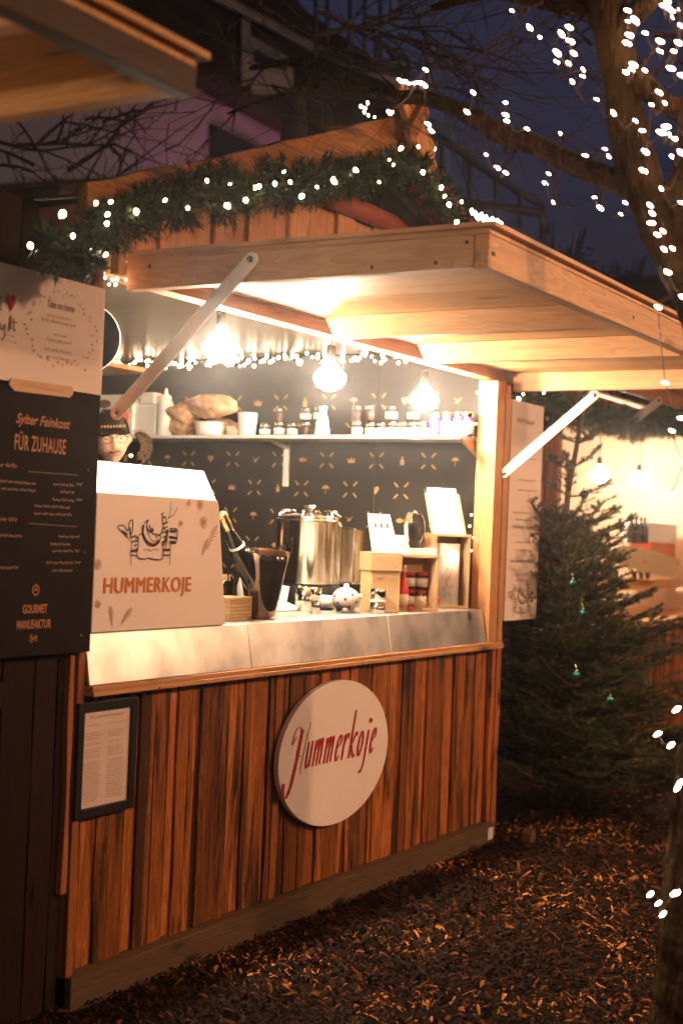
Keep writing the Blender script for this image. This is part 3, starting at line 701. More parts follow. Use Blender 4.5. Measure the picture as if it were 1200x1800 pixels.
def bedlobster(mb, F, cx, cz, s, sy=None, dark=1.0):
    """line drawing: a lobster tucked up in a small bed"""
    sy = sy or s
    def q(pts): return [(cx+x*s, cz+y*sy) for x, y in pts]
    w = .045*min(s, sy)
    def l(pts, k=1.0): stroke(mb, q(pts), F, w*k)
    l([(-.62, -1.0), (-.62, -.25), (-.66, .0)], .8); l([(.78, -1.0), (.78, -.3), (.80, .1)], .8)
    l([(-.62, -.62), (-.4, -.62)], .8); l([(.5, -.60), (.76, -.60)], 1.2); l([(-.62, -.45), (-.4, -.45)], 2); l([(.52, -.40), (.76, -.40)], 2.4)
    l([(-.38, -.2), (-.42, -.65), (-.2, -.76), (0, -.72), (.25, -.78), (.5, -.74), (.52, -.3)]); l([(-.38, -.2), (-.38, .15), (-.2, .2)], .8)
    for i in range(4): l([(-.64+.06*i, .02-.14*i), (-.52+.05*i, .12-.17*i), (-.40, .0-.12*i)], 1.3)
    l([(-.7, .0), (-.95, .25), (-1.1, .45), (-.9, .5), (-.75, .3), (-.7, .65), (-.6, .7), (-.58, .4), (-.66, .05)]); l([(-.95, .3), (-.75, .15)], 1.6); l([(-.68, .45), (-.66, .15)], 1.8)
    l([(-.22, .55), (-.22, .2), (-.05, -.12), (.18, -.22), (.38, -.05)], 3.0); l([(-.2, .6), (-.05, .75), (-.1, .5), (.05, .25)]); l([(.0, .55), (.1, .25), (.3, .2), (.42, .1), (.36, -.1)])
    l([(-.12, .5), (.1, -.05), (.3, .0)], .7); l([(.08, .42), (.14, .3)], 3); l([(.2, .22), (.32, .05)], .8)
    l([(.36, .15), (.48, .35), (.5, .6), (.44, .8), (.55, .9), (.6, .6)]); l([(.5, .5), (.62, .3), (.66, .0), (.6, -.3)]); l([(.5, -.25), (.62, .1), (.68, .4)], 2.4)
    for i in range(5): l([(.46, .62-.18*i), (.66, .7-.18*i)], 1.2)
    l([(.62, .8), (.72, 1.0), (.74, 1.5)], .6); l([(.65, .85), (.85, 1.0), (1.0, 1.3)], .6); l([(.52, .85), (.42, 1.0), (.5, 1.05)], .8)
    l([(.72, .45), (1.0, .42), (1.02, .1), (.95, -.15), (.74, -.05)]); l([(.74, .35), (1.0, .34)], 2.4); l([(.74, .12), (1.0, .08)], 2); l([(.8, -.1), (.96, -.1)], 3)
    l([(-.2, -.42), (-.05, -.38), (.05, -.45), (.2, -.38), (.35, -.42)], .5)
ink = MB(); bedlobster(ink, F, 3.25, 1.16, .15, .085)
ink.build('bed_drawing', 'grey_ink', rb)

# framed menu below the hatch
Yf = -.026
fm = thing('framed_menu', 'small black picture frame with a printed drinks list on the stall front', 'frame', (.1, Yf, .56))
x0, x1, z0, z1 = -.03, .25, .563, .915
mb = MB()
for a, b in (((x0, z0), (x0+.028, z1)), ((x1-.028, z0), (x1, z1)), ((x0+.0285, z0), (x1-.0285, z0+.03)), ((x0+.0285, z1-.03), (x1-.0285, z1))):
    mb.box((a[0], Yf-.006, a[1]), (b[0], Yf+.018, b[1]), .5)
mb.build('frame', 'black', fm, bevel=.002)
MB().box((x0+.026, Yf+.004, z0+.028), (x1-.026, Yf+.01, z1-.028)).build('paper', 'paper', fm)
F = fY(Yf+.0035); ink = MB(); z = z1-.052; greek(ink, x0+.06, x1-.06, z, .008, F); z -= .022
while z > z0+.04:
    if rnd.random() > .12:
        greek(ink, x0+.04, x0+.12*rnd.uniform(.9, 1.0), z, .0045, F); greek(ink, x0+.15, x0+.15+.085*rnd.uniform(.8, 1.0), z, .0045, F)
    z -= .0082
ink.build('print', 'grey_ink', fm)

# oval sign
Yo = -.03
ov = thing('oval_sign', 'large pale oval sign with red script lettering on the stall front', 'sign', (1.5, Yo, .6))
cx, cz, ra, rb_ = 1.503, .597, .418, .282
mb = MB(); n = 72
# the oval follows the shape seen in the photograph (slightly leaning)
poly = [(cx+ra*math.cos(6.2832*i/n), Yo, cz+rb_*math.sin(6.2832*i/n)) for i in range(n)]
mb.prism(poly, (0, .022, 0)); mb.build('panel', 'sign_white', ov, bevel=.002)
ink = MB(); F0 = fY(Yo-.0015)
v0 = P(528, 1352, Y=Yo); v1 = P(664, 1320, Y=Yo); x0, z0, x1, z1 = v0.x, v0.z, v1.x, v1.z
UX = (x1-x0)/8.2; base = lambda x: z0+(z1-z0)*(x-x0)/(x1-x0)
H = .098
def glyph(segs, ox, nib=(.0022, .0112)):
    for s_ in segs:
        stroke(ink, [(x0+(ox+u)*UX+v*H*.26, base(x0+(ox+u)*UX)+v*H) for u, v in s_], F0, nib=nib, n=6)
TH = (.003, .004)
# H: a thick curling left stem, hairline right stem
glyph([[(-.3, 1.28), (-.62, 1.0), (-.5, 1.5), (-.15, 1.62), (.35, 1.42)]], -.65, (.003, .006))
glyph([[(.12, 1.5), (.1, 1.0), (.02, .1), (-.1, -.55), (-.35, -.95), (-.7, -.85), (-.85, -.4)]], -.62, (.004, .020))
glyph([[(.1, .55), (.55, .5)], [(.85, 1.75), (.7, .9), (.62, -.1)], [(.62, -.1), (.75, -.2)]], -.66, TH)
U_ = [[(0, .85), (.12, 1.0), (.14, .6), (.12, .12), (.25, 0), (.4, .15), (.52, .8)], [(.55, 1.0), (.55, .5), (.57, .08), (.72, .05)]]
def M_(ox):
    glyph([[(.08, 1.0), (.1, .5), (.1, 0)], [(.12, .6), (.28, .95), (.4, 1.0), (.43, .6), (.42, 0)], [(.45, .6), (.6, .95), (.72, 1.0), (.75, .5), (.75, .08), (.85, .05)]], ox)
E_ = [[(.08, .5), (.42, .68), (.44, .92), (.28, 1.0), (.1, .7), (.08, .3), (.2, 0), (.42, .2)]]
glyph([[(.08, 1.0), (.1, .5), (.12, .12), (.25, 0), (.42, .2)], [(.45, 1.0), (.46, .5), (.47, .08), (.6, .05)]], .3)
M_(1.05); M_(2.15); glyph(E_, 3.3)
glyph([[(.08, 1.0), (.1, .5), (.1, 0)]], 4.0); glyph([[(.14, .6), (.3, .95), (.45, 1.0), (.5, .8)]], 4.0, (.004, .01))
glyph([[(.1, 1.9), (.1, 1.0), (.1, 0)], [(.2, .5), (.4, .2), (.55, 0), (.7, .1)]], 4.75); glyph([[(.14, .5), (.4, .8), (.58, 1.0), (.62, .85)]], 4.75, (.005, .012))
glyph([[(.3, 1.0), (.1, .75), (.08, .3), (.25, 0), (.45, .25), (.48, .75), (.3, 1.0)]], 5.65)
glyph([[(.1, 1.0), (.1, .3), (.05, -.35), (-.15, -.7), (-.3, -.6)]], 6.55); glyph([[(.2, 1.45), (.19, 1.3)]], 6.5, (.018, .022))
glyph(E_, 7.05)
ink.build('red_script', 'red_ink', ov)

# ------------------------------------------------------------------ display box on the counter
db = thing('display_box', 'large white counter box with a printed lobster in bed and orange lettering', 'box', (.4, 0, 1.123))
zb = 1.124; xl, xr = .04, .745
zt = P(358, 828, Y=.10).z; xt = P(358, 828, Y=.10).x; zk = P(382, 880, Y=-.005).z; xk = P(382, 880, Y=-.005).x
prof = [(xl, zb), (xr, zb), (xk, zk), (xt, zt), (xl, zt)]
# front sheet
MB().prism([(xl, -.006, zb), (xr, -.006, zb), (xk+.01, -.006, zk-.02), (xk, -.006, zk), (xl, -.006, zk)], (0, .006, 0)).build('front_panel', 'cream', db, bevel=.001)
MB().prism([(xl, .001, zk+.001), (xk, .001, zk+.001), (xt, .10, zt), (xl, .10, zt)], (0, .005, -.002)).build('slanted_top', 'white', db)
MB().prism([(xl, .107, zt), (xt, .107, zt), (xt, .42, zt-.01), (xl, .42, zt-.01)], (0, 0, -.006)).build('lid', 'white', db)
MB().prism([(xr-.008, .002, zb), (xr-.008, .42, zb), (xt-.008, .42, zt-.02), (xt-.008, .11, zt-.01), (xk-.008, .002, zk-.01)], (.006, 0, 0)).build('side_panel', 'white', db)
MB().prism([(xl, .002, zb), (xl, .42, zb), (xl, .42, zt-.02), (xl, .11, zt-.01), (xl, .002, zk-.01)], (.006, 0, 0)).build('side_panel', 'white', db)
F = fY(-.0075)
def DP(x, y): v = P(x, y, Y=-.0075); return v.x, v.z
ink = MB(); a = DP(262, 948); b = DP(300, 948); k = (b[0]-a[0])/38; kz = .0018
bedlobster(ink, F, a[0], a[1], 48*k, .083); ink.build('bed_drawing', 'black_ink', db)
ink = MB(); a = DP(182, 1042); b = DP(336, 1040)
for k_, (dx_, dz_) in enumerate(((0, 0), (.0022, .0004), (-.0022, -.0004), (0, .0012), (0, -.0012))): text_mesh(ink, 'HUMMERKOJE', a[0]+dx_, -.0075-.00012*k_, a[1]-.002+dz_, .049, .8, 0, 0, space=1.08)
w = max(v[0] for v in ink.v)-min(v[0] for v in ink.v); x_ = min(v[0] for v in ink.v); kx = (b[0]-a[0])/w
ink.v = [(a[0]+(v[0]-x_)*kx, v[1], v[2]) for v in ink.v]
ink.build('orange_lettering', 'orange_ink', db)
ink = MB()
def snow(px, py, r_):
    x, z = DP(px, py)
    for i in range(6): an = i*math.pi/6*1.0; stroke(ink, [(x-r_*math.cos(an), z-r_*math.sin(an)), (x+r_*math.cos(an), z+r_*math.sin(an))], F, .003)
def leaf(px, py, r_, an):
    x, z = DP(px, py); ca, sa = math.cos(an), math.sin(an)
    stroke(ink, [(x-r_*ca, z-r_*sa), (x+r_*ca, z+r_*sa)], F, .003)
    for i in range(-3, 4):
        t = i/3.5*r_; l_ = r_*.45*(1-abs(i)/5)
        for s_ in (1, -1): stroke(ink, [(x+t*ca, z+t*sa), (x+t*ca+l_*(ca-s_*sa)*.8, z+t*sa+l_*(sa+s_*ca)*.8)], F, .0028)
snow(172, 992, .018); snow(331, 884, .012); snow(172, 1062, .014); snow(352, 887, .02); snow(358, 918, .022); leaf(372, 945, .05, 1.0); leaf(360, 962, .03, 1.1)
leaf(196, 1083, .032, 1.75); leaf(222, 1083, .034, .8); snow(318, 920, .010)
ink.build('faint_flourishes', 'faint_ink', db)

# ------------------------------------------------------------------ things on the counter
ZC = 1.1225
def scale_at(p): return FPX/((Vector(p)-CAM).dot(_f))      # photo pixels per metre there
def lathe_thing(name, label, cat, base, prof, m, part=None, n=20, grp=None):
    o = MB().lathe(prof, base, n).build(name, m); recenter(o, base); return tag(o, label, cat, grp)
# ice bucket and bottle
b0 = P(458, 1088, Z=ZC); b0.y = .12; b0 = Vector((1.155, .12, ZC))
bk = thing('ice_bucket', 'dark flared ice bucket with slanted rim on the steel counter', 'bucket', b0)
mb = MB(); prof_o = [(.052, 0), (.058, .03), (.075, .12), (.09, .20)]; n = 24; vs = []; fs = []
rows = [(r_, z, 0) for r_, z in prof_o] + [(.104, .25, 1), (.100, .25, 1), (.086, .2, 0), (.055, .03, 0)]
for r_, z, s_ in rows:
    for k in range(n):
        a = 6.2832*k/n; zz = z + (.018*(-math.cos(a-.52)) if s_ else .006*(-math.cos(a-.52))*(z/.2))
        vs.append(b0+Vector((r_*math.cos(a), r_*math.sin(a), max(zz, z*.8))))
for i in range(len(rows)-1):
    for k in range(n): fs.append((i*n+k, i*n+(k+1) % n, (i+1)*n+(k+1) % n, (i+1)*n+k))
fs.append(tuple(range(n-1, -1, -1))); fs.append(tuple((len(rows)-1)*n+k for k in range(n)))
mb.add(vs, fs, .5, True).build('shell', 'bucket', bk)
bt = thing('wine_bottle', 'dark sparkling wine bottle with crumpled foil neck leaning in the ice bucket', 'bottle', b0+Vector((.02, 0, .05)))
a0 = b0+Vector((.01, .0, .06)); top = P(390, 903, Y=.16); ax = (top-a0); L_ = ax.length; ax.normalize()
MB().lathe([(.03, 0), (.038, .01), (.038, L_*.50), (.034, L_*.60), (.017, L_*.80), (.0145, L_*.86)], a0, 18, axis=ax).build('body', 'glass_dark', bt)
MB().lathe([(.016, L_*.83), (.019, L_*.90), (.0175, L_*.95), (.021, L_*.97), (.019, L_*1.0), (.008, L_*1.02)], a0, 9, axis=ax, smooth=False).build('foil', 'cap_gold', bt)
MB().lathe([(.0345, L_*.55), (.0300, L_*.66)], a0, 18, axis=ax).build('neck_label', 'label', bt)
# wooden cutlery box + glass of wooden sticks
q = P(412, 1089, Z=ZC)
nb = thing('cutlery_box', 'low pale wicker box right of the printed display box', 'box', (.98, .10, ZC))
mb = MB()
for i in range(7): mb.box((.90, .085, ZC+.001+i*.0125), (1.04, .18, ZC+.012+i*.0125), rnd.random())
mb.build('box_body', 'crate_wood', nb, bevel=.001)
gl = thing('stick_glass', 'small glass packed with wooden sticks behind the wicker box', 'glass', (1.0, .22, ZC))
MB().lathe([(.028, 0), (.034, .005), (.038, .14), (.036, .14), (.031, .01), (1e-4, .008)], (1.07, .235, ZC), 16).build('tumbler', 'glass', gl)
mb = MB()
for i in range(16):
    a = rnd.random()*6.28; r_ = rnd.random()*.026; p = Vector((1.07+r_*math.cos(a), .235+r_*math.sin(a), ZC+.012)); mb.beam(p, p+Vector((rnd.uniform(-.008, .008), rnd.uniform(-.008, .008), .15)), .006, .003)
mb.build('sticks', 'crate_wood', gl)
# paper roll / glass behind the bottle
lathe_thing('drinking_glass', 'tall clear glass between the bottle and the bucket', 'glass', (1.08, .30, ZC), [(.03, 0), (.032, .004), (.04, .2), (.038, .2), (.03, .01), (1e-4, .01)], 'glass')
# white napkin cloth, white jug, small pitcher
cl = MB(); c0 = Vector((1.72, .42, ZC)); N_ = 12
for j in range(N_+1):
    for i in range(N_+1):
        x = (i/N_-.5)*.30; y = (j/N_-.5)*.16; e = max(abs(i/N_-.5), abs(j/N_-.5))*2
        z = .004+(1-e**2)*.035*(.7+.8*noise.noise(Vector((x*14, y*14, 3))))
        cl.v.append(tuple(c0+Vector((x+.01*noise.noise(Vector((x*20, y*20, 9))), y, max(z, .003)))))
for j in range(N_):
    for i in range(N_): a = j*(N_+1)+i; cl.f.append((a, a+1, a+N_+2, a+N_+1)); cl.t.append(.5); cl.smooth.append(True)
o = cl.build('napkin', 'white'); recenter(o, c0); o.modifiers.new('s', 'SOLIDIFY').thickness = .003; tag(o, 'crumpled white cloth lying on the steel counter beside the bucket', 'cloth')
jg = thing('milk_jug', 'white jug with steel rim standing behind the crumpled cloth', 'jug', (1.75, .55, ZC))
c = Vector((1.72, .56, ZC))
MB().lathe([(.04, 0), (.052, .01), (.055, .09), (.045, .13)], c, 16).build('jug_body', 'white', jg)
MB().lathe([(.045, .131), (.052, .14), (.052, .155), (.04, .16)], c, 16).build('rim', 'chrome', jg)
MB().tube([c+Vector((.05, -.02, .03)), c+Vector((.10, -.03, .05)), c+Vector((.10, -.03, .09)), c+Vector((.05, -.02, .10))], .007, 6).build('handle', 'black', jg)
c = Vector((1.90, .52, ZC)); sb = thing('serviette_holder', 'small white tapered box beside the jug', 'box', c)
MB().prism([c+Vector((-.05, 0, 0)), c+Vector((.05, 0, 0)), c+Vector((.075, 0, .09)), c+Vector((-.055, 0, .10))], (0, .06, 0)).build('box_body', 'white', sb, bevel=.003)
# jigger, steel cup, lid
lathe_thing('jigger', 'slim steel jigger on the counter left of the spotted pot', 'jigger', (1.66, .19, ZC), [(.014, 0), (.021, .002), (.016, .045), (.008, .055), (.018, .065), (.024, .105), (.022, .105), (.014, .06), (1e-4, .06)], 'chrome', n=16)
lathe_thing('steel_beaker', 'plain steel beaker behind the slim jigger', 'cup', (1.80, .33, ZC), [(.035, 0), (.04, .003), (.042, .10), (.040, .10), (.036, .008), (1e-4, .008)], 'chrome')
# spotted pot (a round white sugar pot)
c = Vector((1.86, .165, ZC+.058)); sp = thing('sugar_pot', 'round white ceramic pot with brown spots and stub feet', 'pot', (1.86, .165, ZC))
MB().ball(c, .058, 14, sx=1.08, sz=.86).build('pot_body', 'white', sp)
mb = MB()
for i in range(26):
    z = 1-2*(i+.5)/26; a = i*2.399963; r_ = math.sqrt(1-z*z); d = Vector((r_*math.cos(a)*1.08, r_*math.sin(a), z*.86)); nn = Vector((d.x/1.17, d.y, d.z/.74)).normalized()
    u = nn.orthogonal().normalized(); v = nn.cross(u); p = c+d*.0583
    mb.add([p+nn*.0012]+[p+(u*math.cos(k*.785)+v*math.sin(k*.785))*.0075+nn*.0006 for k in range(8)], [(0, k+1, (k+1) % 8+1) for k in range(8)])
mb.build('spots', 'grey_ink', sp)
mb = MB()
for a in (.4, 1.9, 3.6, 5.2): mb.lathe([(.006, -.055), (.013, -.052), (.014, -.035)], c+Vector((.03*math.cos(a), .03*math.sin(a), 0)), 8)
mb.lathe([(.01, .046), (.014, .052), (.008, .064), (1e-4, .066)], c, 8); mb.tube([c+Vector((.055, -.02, 0)), c+Vector((.075, -.03, .012))], [.018, .013], 8)
mb.build('feet', 'white', sp)
lathe_thing('mixing_spoon_rest', 'white oblong dish lying on top behind the spotted pot', 'dish', (1.95, .36, ZC), [(.05, 0), (.085, .01), (.09, .055), (.08, .06), (.07, .02), (1e-4, .015)], 'white')
c = Vector((1.985, .08, ZC))
sc_ = thing('steel_canister', 'small steel canister with pale band in front of the lidded crate', 'canister', c)
MB().lathe([(.03, 0), (.033, .003), (.033, .045)], c, 18).build('canister_body', 'steel_pot', sc_)
MB().lathe([(.034, .046), (.034, .056)], c, 18).build('band', 'label', sc_)
MB().lathe([(.033, .057), (.033, .098), (.030, .104), (1e-4, .105)], c, 18).build('lid', 'steel_pot', sc_)

# the boiler
c = Vector((2.28, .62, ZC)); rr = .155
pot = thing('mulled_wine_boiler', 'big shiny steel boiler with clamped lid on a black base', 'boiler', c)
MB().lathe([(rr*.95, 0), (rr, .01), (rr, .085), (rr*.92, .095)], c, 32).build('base', 'black', pot)
MB().lathe([(rr*.98, .096), (rr, .10), (rr, .375), (rr*1.03, .380), (rr*1.03, .392), (rr*.98, .396)], c, 40).build('shell', 'steel_pot', pot)
MB().lathe([(rr*1.0, .397), (rr*.97, .405), (rr*.4, .42), (1e-4, .424)], c, 32).build('lid', 'chrome', pot)
for k in range(6):
    a = k*math.pi/3+.3; p = c+Vector((rr*.93*math.cos(a), rr*.93*math.sin(a), .40))
    MB().tube([p+Vector((0, 0, -.03)), p+Vector((0, 0, .012)), p+Vector((-.03*math.cos(a), -.03*math.sin(a), .03)), p+Vector((-.05*math.cos(a), -.05*math.sin(a), .028))], .007, 6).build('clamp', 'chrome', pot)
MB().lathe([(.012, .42), (.014, .44), (.03, .445), (.03, .455), (.01, .46)], c, 14).build('knob', 'chrome', pot)
p = c+Vector((-rr-.005, .03, .26)); MB().tube([p, p+Vector((-.035, 0, .0)), p+Vector((-.035, 0, -.06)), p+Vector((0, 0, -.07))], .011, 8).build('handle', 'black', pot)
MB().box(c+Vector((.07, -rr-.05, .10)), c+Vector((.20, -.12, .36))).build('tap_housing', 'steel_pot', pot, bevel=.008)

# crates
def crate(name, label, x0, x1, y0, y1, z0, z1, open_=True, lid=False, shelf=None):
    t = thing(name, label, 'crate', (x0, y0, z0)); th = .012
    MB().box((x0, y0, z0), (x0+th, y1, z1-th)).build('side', 'crate_wood', t, bevel=.001)
    MB().box((x1-th, y0, z0), (x1, y1, z1-th)).build('side', 'crate_wood', t, bevel=.001)
    MB().box((x0, y0-.004, z1-th+.0005), (x1, y1, z1)).build('top', 'crate_wood', t, bevel=.001)
    MB().box((x0+th+.0005, y0+.002, z0), (x1-th-.0005, y1, z0+th)).build('bottom', 'crate_wood', t, bevel=.001)
    MB().box((x0+th+.0005, y1-.01, z0+th+.0005), (x1-th-.0005, y1-.001, z1-th-.0005)).build('back', 'crate_wood', t)
    if not open_: MB().box((x0+th+.0005, y0+.003, z0+th+.0005), (x1-th-.0005, y0+.011, z1-th-.0005)).build('front', 'crate_wood', t)
    if lid: MB().box((x0-.006, y0-.01, z1-.075), (x1+.003, y1+.006, z1+.003)).build('lid', 'crate_wood', t, bevel=.001)
    return t
def spin(objs, c, ang):
    """turn finished things about an upright axis through c"""
    m = Matrix.Rotation(ang, 3, 'Z'); c = Vector(c)
    for o in objs: o.location = c+m @ (o.location-c); o.rotation_euler.z += ang
AN = R(-38)
cA = P(655, 1060, Z=ZC+.04); cA = Vector((2.08, .125, 0)); cB = Vector((2.375, .125, 0)); cC = Vector((2.735, .135, 0))
def mk_crate(label, c, w, d, h, open_, lid): return crate('wooden_crate', label, c.x-w/2, c.x+w/2, c.y-d/2, c.y+d/2, ZC, ZC+h, open_, lid)
A1 = [mk_crate('pale wooden crate with a lid, beside the boiler under the bottle card', cA, .135, .12, .255, False, True)]
B1 = [mk_crate('open wooden crate holding red jars and a red bottle', cB, .20, .13, .25, True, False)]
C1 = [mk_crate('tall open crate at the right end holding a white printed panel', cC, .185, .13, .35, True, False)]
for i, (dx, z) in enumerate(((.0, ZC+.013), (.0, ZC+.095), (-.06, ZC+.013), (.062, ZC+.013), (.062, ZC+.095))):
    x = cB.x+dx-.005; y = cB.y+.02
    t = thing('preserve_jar', 'red preserve jar with white label, ' + ('lower middle in the open crate', 'upper middle in the open crate', 'far left in the open crate', 'lower right in the open crate', 'upper right in the open crate')[i], 'jar', (x, y, z), 'jars in the open crate'); B1.append(t)
    MB().lathe([(.024, 0), (.028, .004), (.028, .058), (.024, .062)], (x, y, z), 14).build('glass', 'jar', t)
    MB().lathe([(.0285, .012), (.0285, .05)], (x, y, z), 14).build('label', 'label', t)
    MB().lathe([(.025, .063), (.026, .075), (.02, .077)], (x, y, z), 14).build('cap', 'red', t)
c = Vector((cB.x-.055, cB.y-.035, ZC+.013)); t = thing('red_bottle', 'slim bottle of red liqueur with pale label at the left of the open crate', 'bottle', c); B1.append(t)
MB().lathe([(.020, 0), (.023, .005), (.023, .09), (.009, .13), (.009, .16)], c, 14).build('glass', 'red', t)
MB().lathe([(.0235, .01), (.0235, .06)], c, 14).build('label', 'label', t)
MB().lathe([(.011, .161), (.011, .19), (.005, .193)], c, 10).build('cap', 'cap_gold', t)
c = Vector((cC.x-.015, cC.y, ZC+.013)); t = thing('printed_panel', 'curved white panel with a faint sketch inside the tall crate', 'panel', c); C1.append(t)
mb = MB(); n = 12; vs = []; fs = []
AX = lambda a: (c.x+a, c.y-.02-.035*math.sqrt(max(0, 1-(a/.072)**2)))
for i in range(n+1):
    a = .068*math.sin(R(-80+160*i/n)); x, y = AX(a); vs += [(x, y, ZC+.0135), (x, y, ZC+.305)]
for i in range(n): fs.append((2*i, 2*i+2, 2*i+3, 2*i+1))
mb.add(vs, fs, .5, True); o = mb.build('sheet', 'label', t); o.modifiers.new('s', 'SOLIDIFY').thickness = .002; o.modifiers['s'].offset = 0
ink = MB(); Fc = lambda a, b, l=0: (AX(a)[0], AX(a)[1]-.002-l, ZC+b)
for pp in ([(-.03, .14), (-.01, .18), (.0, .20)], [(-.02, .08), (.01, .16), (.02, .19)], [(.0, .19), (-.01, .12), (.01, .10)], [(-.03, .1), (.02, .06)], [(-.02, .05), (.03, .11)], [(.01, .15), (-.02, .13)]): stroke(ink, pp, Fc, .003)
ink.build('sketch', 'tan_ink', t)
zA = ZC+.2585; zB = ZC+.2505; zC2 = ZC+.3505
c = Vector((cA.x, cA.y, zA)); t = thing('bottle_card', 'white slanted card with three small bottles pictured, on the lidded crate', 'card', c); A1.append(t)
MB().prism([c+Vector(v) for v in ((-.058, -.04, 0), (.068, -.04, 0), (.045, .03, .165), (-.058, .03, .165))], (0, .004, 0)).build('card', 'label', t)
MB().prism([c+Vector(v) for v in ((-.05, -.03, 0), (.06, -.03, 0), (.042, .036, .15), (-.05, .036, .15))], (0, .015, 0)).build('card_stand', 'white', t)
ink = MB(); Fs = lambda a, b, l=0: (c.x-.058+a, c.y-.0415+b*.424-l, c.z+b)
for i in range(3):
    x = .028+.028*i; stroke(ink, [(x, .105), (x, .122)], Fs, .010); stroke(ink, [(x, .122), (x, .137)], Fs, .004)
for z in (.085, .07, .055): greek(ink, .02, .10, z, .006, Fs)
ink.build('bottle_prints', 'black_ink', t)
c = Vector((cB.x-.075, cB.y-.03, zB)); t = thing('small_card', 'small white leaning card with reddish print on the open crate', 'card', c); B1.append(t)
MB().prism([c+Vector(v) for v in ((-.02, -.02, 0), (.05, -.02, 0), (.03, .015, .085), (-.035, .015, .085))], (0, .003, 0)).build('card', 'label', t)
ink = MB(); Fs = lambda a, b, l=0: (c.x-.02+a-b*.2, c.y-.0215+b*.41-l, c.z+b)
for z in (.055, .04, .025): greek(ink, .012, .055, z, .006, Fs)
ink.build('print', 'red_ink', t)
c = Vector((cB.x+.0, cB.y, zB)); t = thing('bell_jar', 'clear glass dome with figurine on a white stand on the open crate', 'bell jar', c); B1.append(t)
MB().box(c+Vector((-.052, -.05, 0)), c+Vector((.095, .055, .03))).build('stand', 'white', t, bevel=.003)
MB().lathe([(.050, .031), (.050, .13), (.047, .155), (.034, .185), (.015, .200), (1e-4, .203)], c, 24).build('dome', 'glass', t)
MB().lathe([(.022, .031), (.020, .06), (.011, .075), (.017, .09), (.018, .11), (.009, .14), (1e-4, .145)], c, 12).build('figurine', 'white', t)
c = Vector((cB.x+.075, cB.y+.02, zB+.062)); mb = MB()
mb.ball(c, .024, 8, sz=1.15)
for i in range(70):
    z = 1-2*(i+.5)/70; a = i*2.399963; r_ = math.sqrt(1-z*z); d = Vector((r_*math.cos(a), r_*math.sin(a), z*1.15)); p = c+d*.024
    u = Vector((-math.sin(a), math.cos(a), 0)); mb.add([p+u*.006, p-u*.006, p+d*.012+Vector((0, 0, .006))], [(0, 1, 2)], rnd.random())
o = mb.build('pine_cone', 'straw'); recenter(o, c); tag(o, 'small golden pine cone between glass dome and tall crate', 'pine cone'); B1.append(o)
c = Vector((cC.x-.02, cC.y-.02, zC2)); t = thing('clipboard_sign', 'blank white sign leaning back on top of the tall crate', 'sign', c); C1.append(t)
MB().prism([c+Vector(v) for v in ((-.075, -.03, 0), (.085, -.03, 0), (.065, .04, .215), (-.085, .04, .215))], (0, .005, 0)).build('sheet', 'label', t, bevel=.002)
MB().prism([c+Vector(v) for v in ((-.080, -.020, 0), (.10, -.020, 0), (.085, .045, .19), (-.092, .045, .19))], (0, .008, 0)).build('backing', 'crate_wood', t)
spin(A1, cA, AN); spin(B1, cB, AN); spin(C1, cC, AN)
# straw nest and baubles
c = Vector((2.41, .085, ZC)); mb = MB()
for i in range(160):
    p = c+Vector((rnd.gauss(0, .06), rnd.gauss(0, .015), abs(rnd.gauss(.012, .012)))); d = Vector((rnd.gauss(0, 1), rnd.gauss(0, .5), rnd.gauss(0, .5))).normalized()*.035
    mb.tube([p-d, p+d*.2+Vector((0, 0, .006)), p+d], .0012, 3, tone=rnd.random(), cap=False)
o = mb.build('straw_nest', 'straw'); recenter(o, c); tag(o, 'tuft of pale decorative straw in front of the open crate', 'straw')
for p, r_, l in ((Vector((2.505, .07, ZC+.045)), .022, 'red bauble lying on the straw by the tall crate'), (Vector((2.26, .07, ZC+.0125)), .012, 'tiny red bauble at the left end of the straw')):
    t = thing('red_bauble', l, 'bauble', p); MB().ball(p, r_, 10).build('ball', 'red', t); MB().lathe([(r_*.25, r_*.95), (r_*.25, r_*1.15)], p, 6).build('cap', 'cap_gold', t)

# ------------------------------------------------------------------ shelf goods (shelf top z = 1.9405)
ZS = 1.9405
for k in range(2):
    z = ZS+k*.112; t = thing('patterned_carton', ('lower' if k == 0 else 'upper')+' of two white cartons with dark olives printed, left end of shelf', 'carton', (2.80, 2.2, z))
    MB().box((2.72, 2.05, z), (2.90, 2.32, z+.11)).build('carton_body', 'label', t, bevel=.003)
    ink = MB()
    for yy, zz, rx, rz in ((2.25, .06, .05, .024), (2.24, .005+.02, .03, .008), (2.115, .085, .022, .010), (2.10, .03, .016, .014)):
        ink.add([(2.7185, yy+rx*math.cos(a*.5236), z+zz+rz*math.sin(a*.5236)) for a in range(12)], [tuple(range(12))])
    ink.build('olive_print', 'grey_ink', t)
c = Vector((2.66, 2.12, ZS)); t = thing('tomato_can', 'red topped tin with green sprig in front of the cartons', 'tin', (2.76, 2.22, ZS))
c = P(206, 722, X=2.66); c.z = ZS
MB().lathe([(.028, 0), (.03, .003), (.03, .05)], c+Vector((.06, 0, 0)), 14).build('tin_base', 'black', t)
MB().lathe([(.031, .051), (.031, .125), (.027, .13)], c+Vector((.06, 0, 0)), 14).build('red_label', 'red', t)
mb = MB()
for i in range(14): tufts(mb, c+Vector((.06, 0, .13)), Vector((rnd.gauss(0, .5), rnd.gauss(0, .5), 1)), 6, .02, .003)
mb.build('sprig', 'fir', t)
p = P(262, 762, X=2.80)
t = thing('storage_tub', 'milky tall plastic tub with green leaves sticking out', 'tub', (2.80, p.y, ZS))
MB().box((2.74, 1.90, ZS), (2.84, 2.06, ZS+.17)).build('tub_body', 'white', t, bevel=.012)
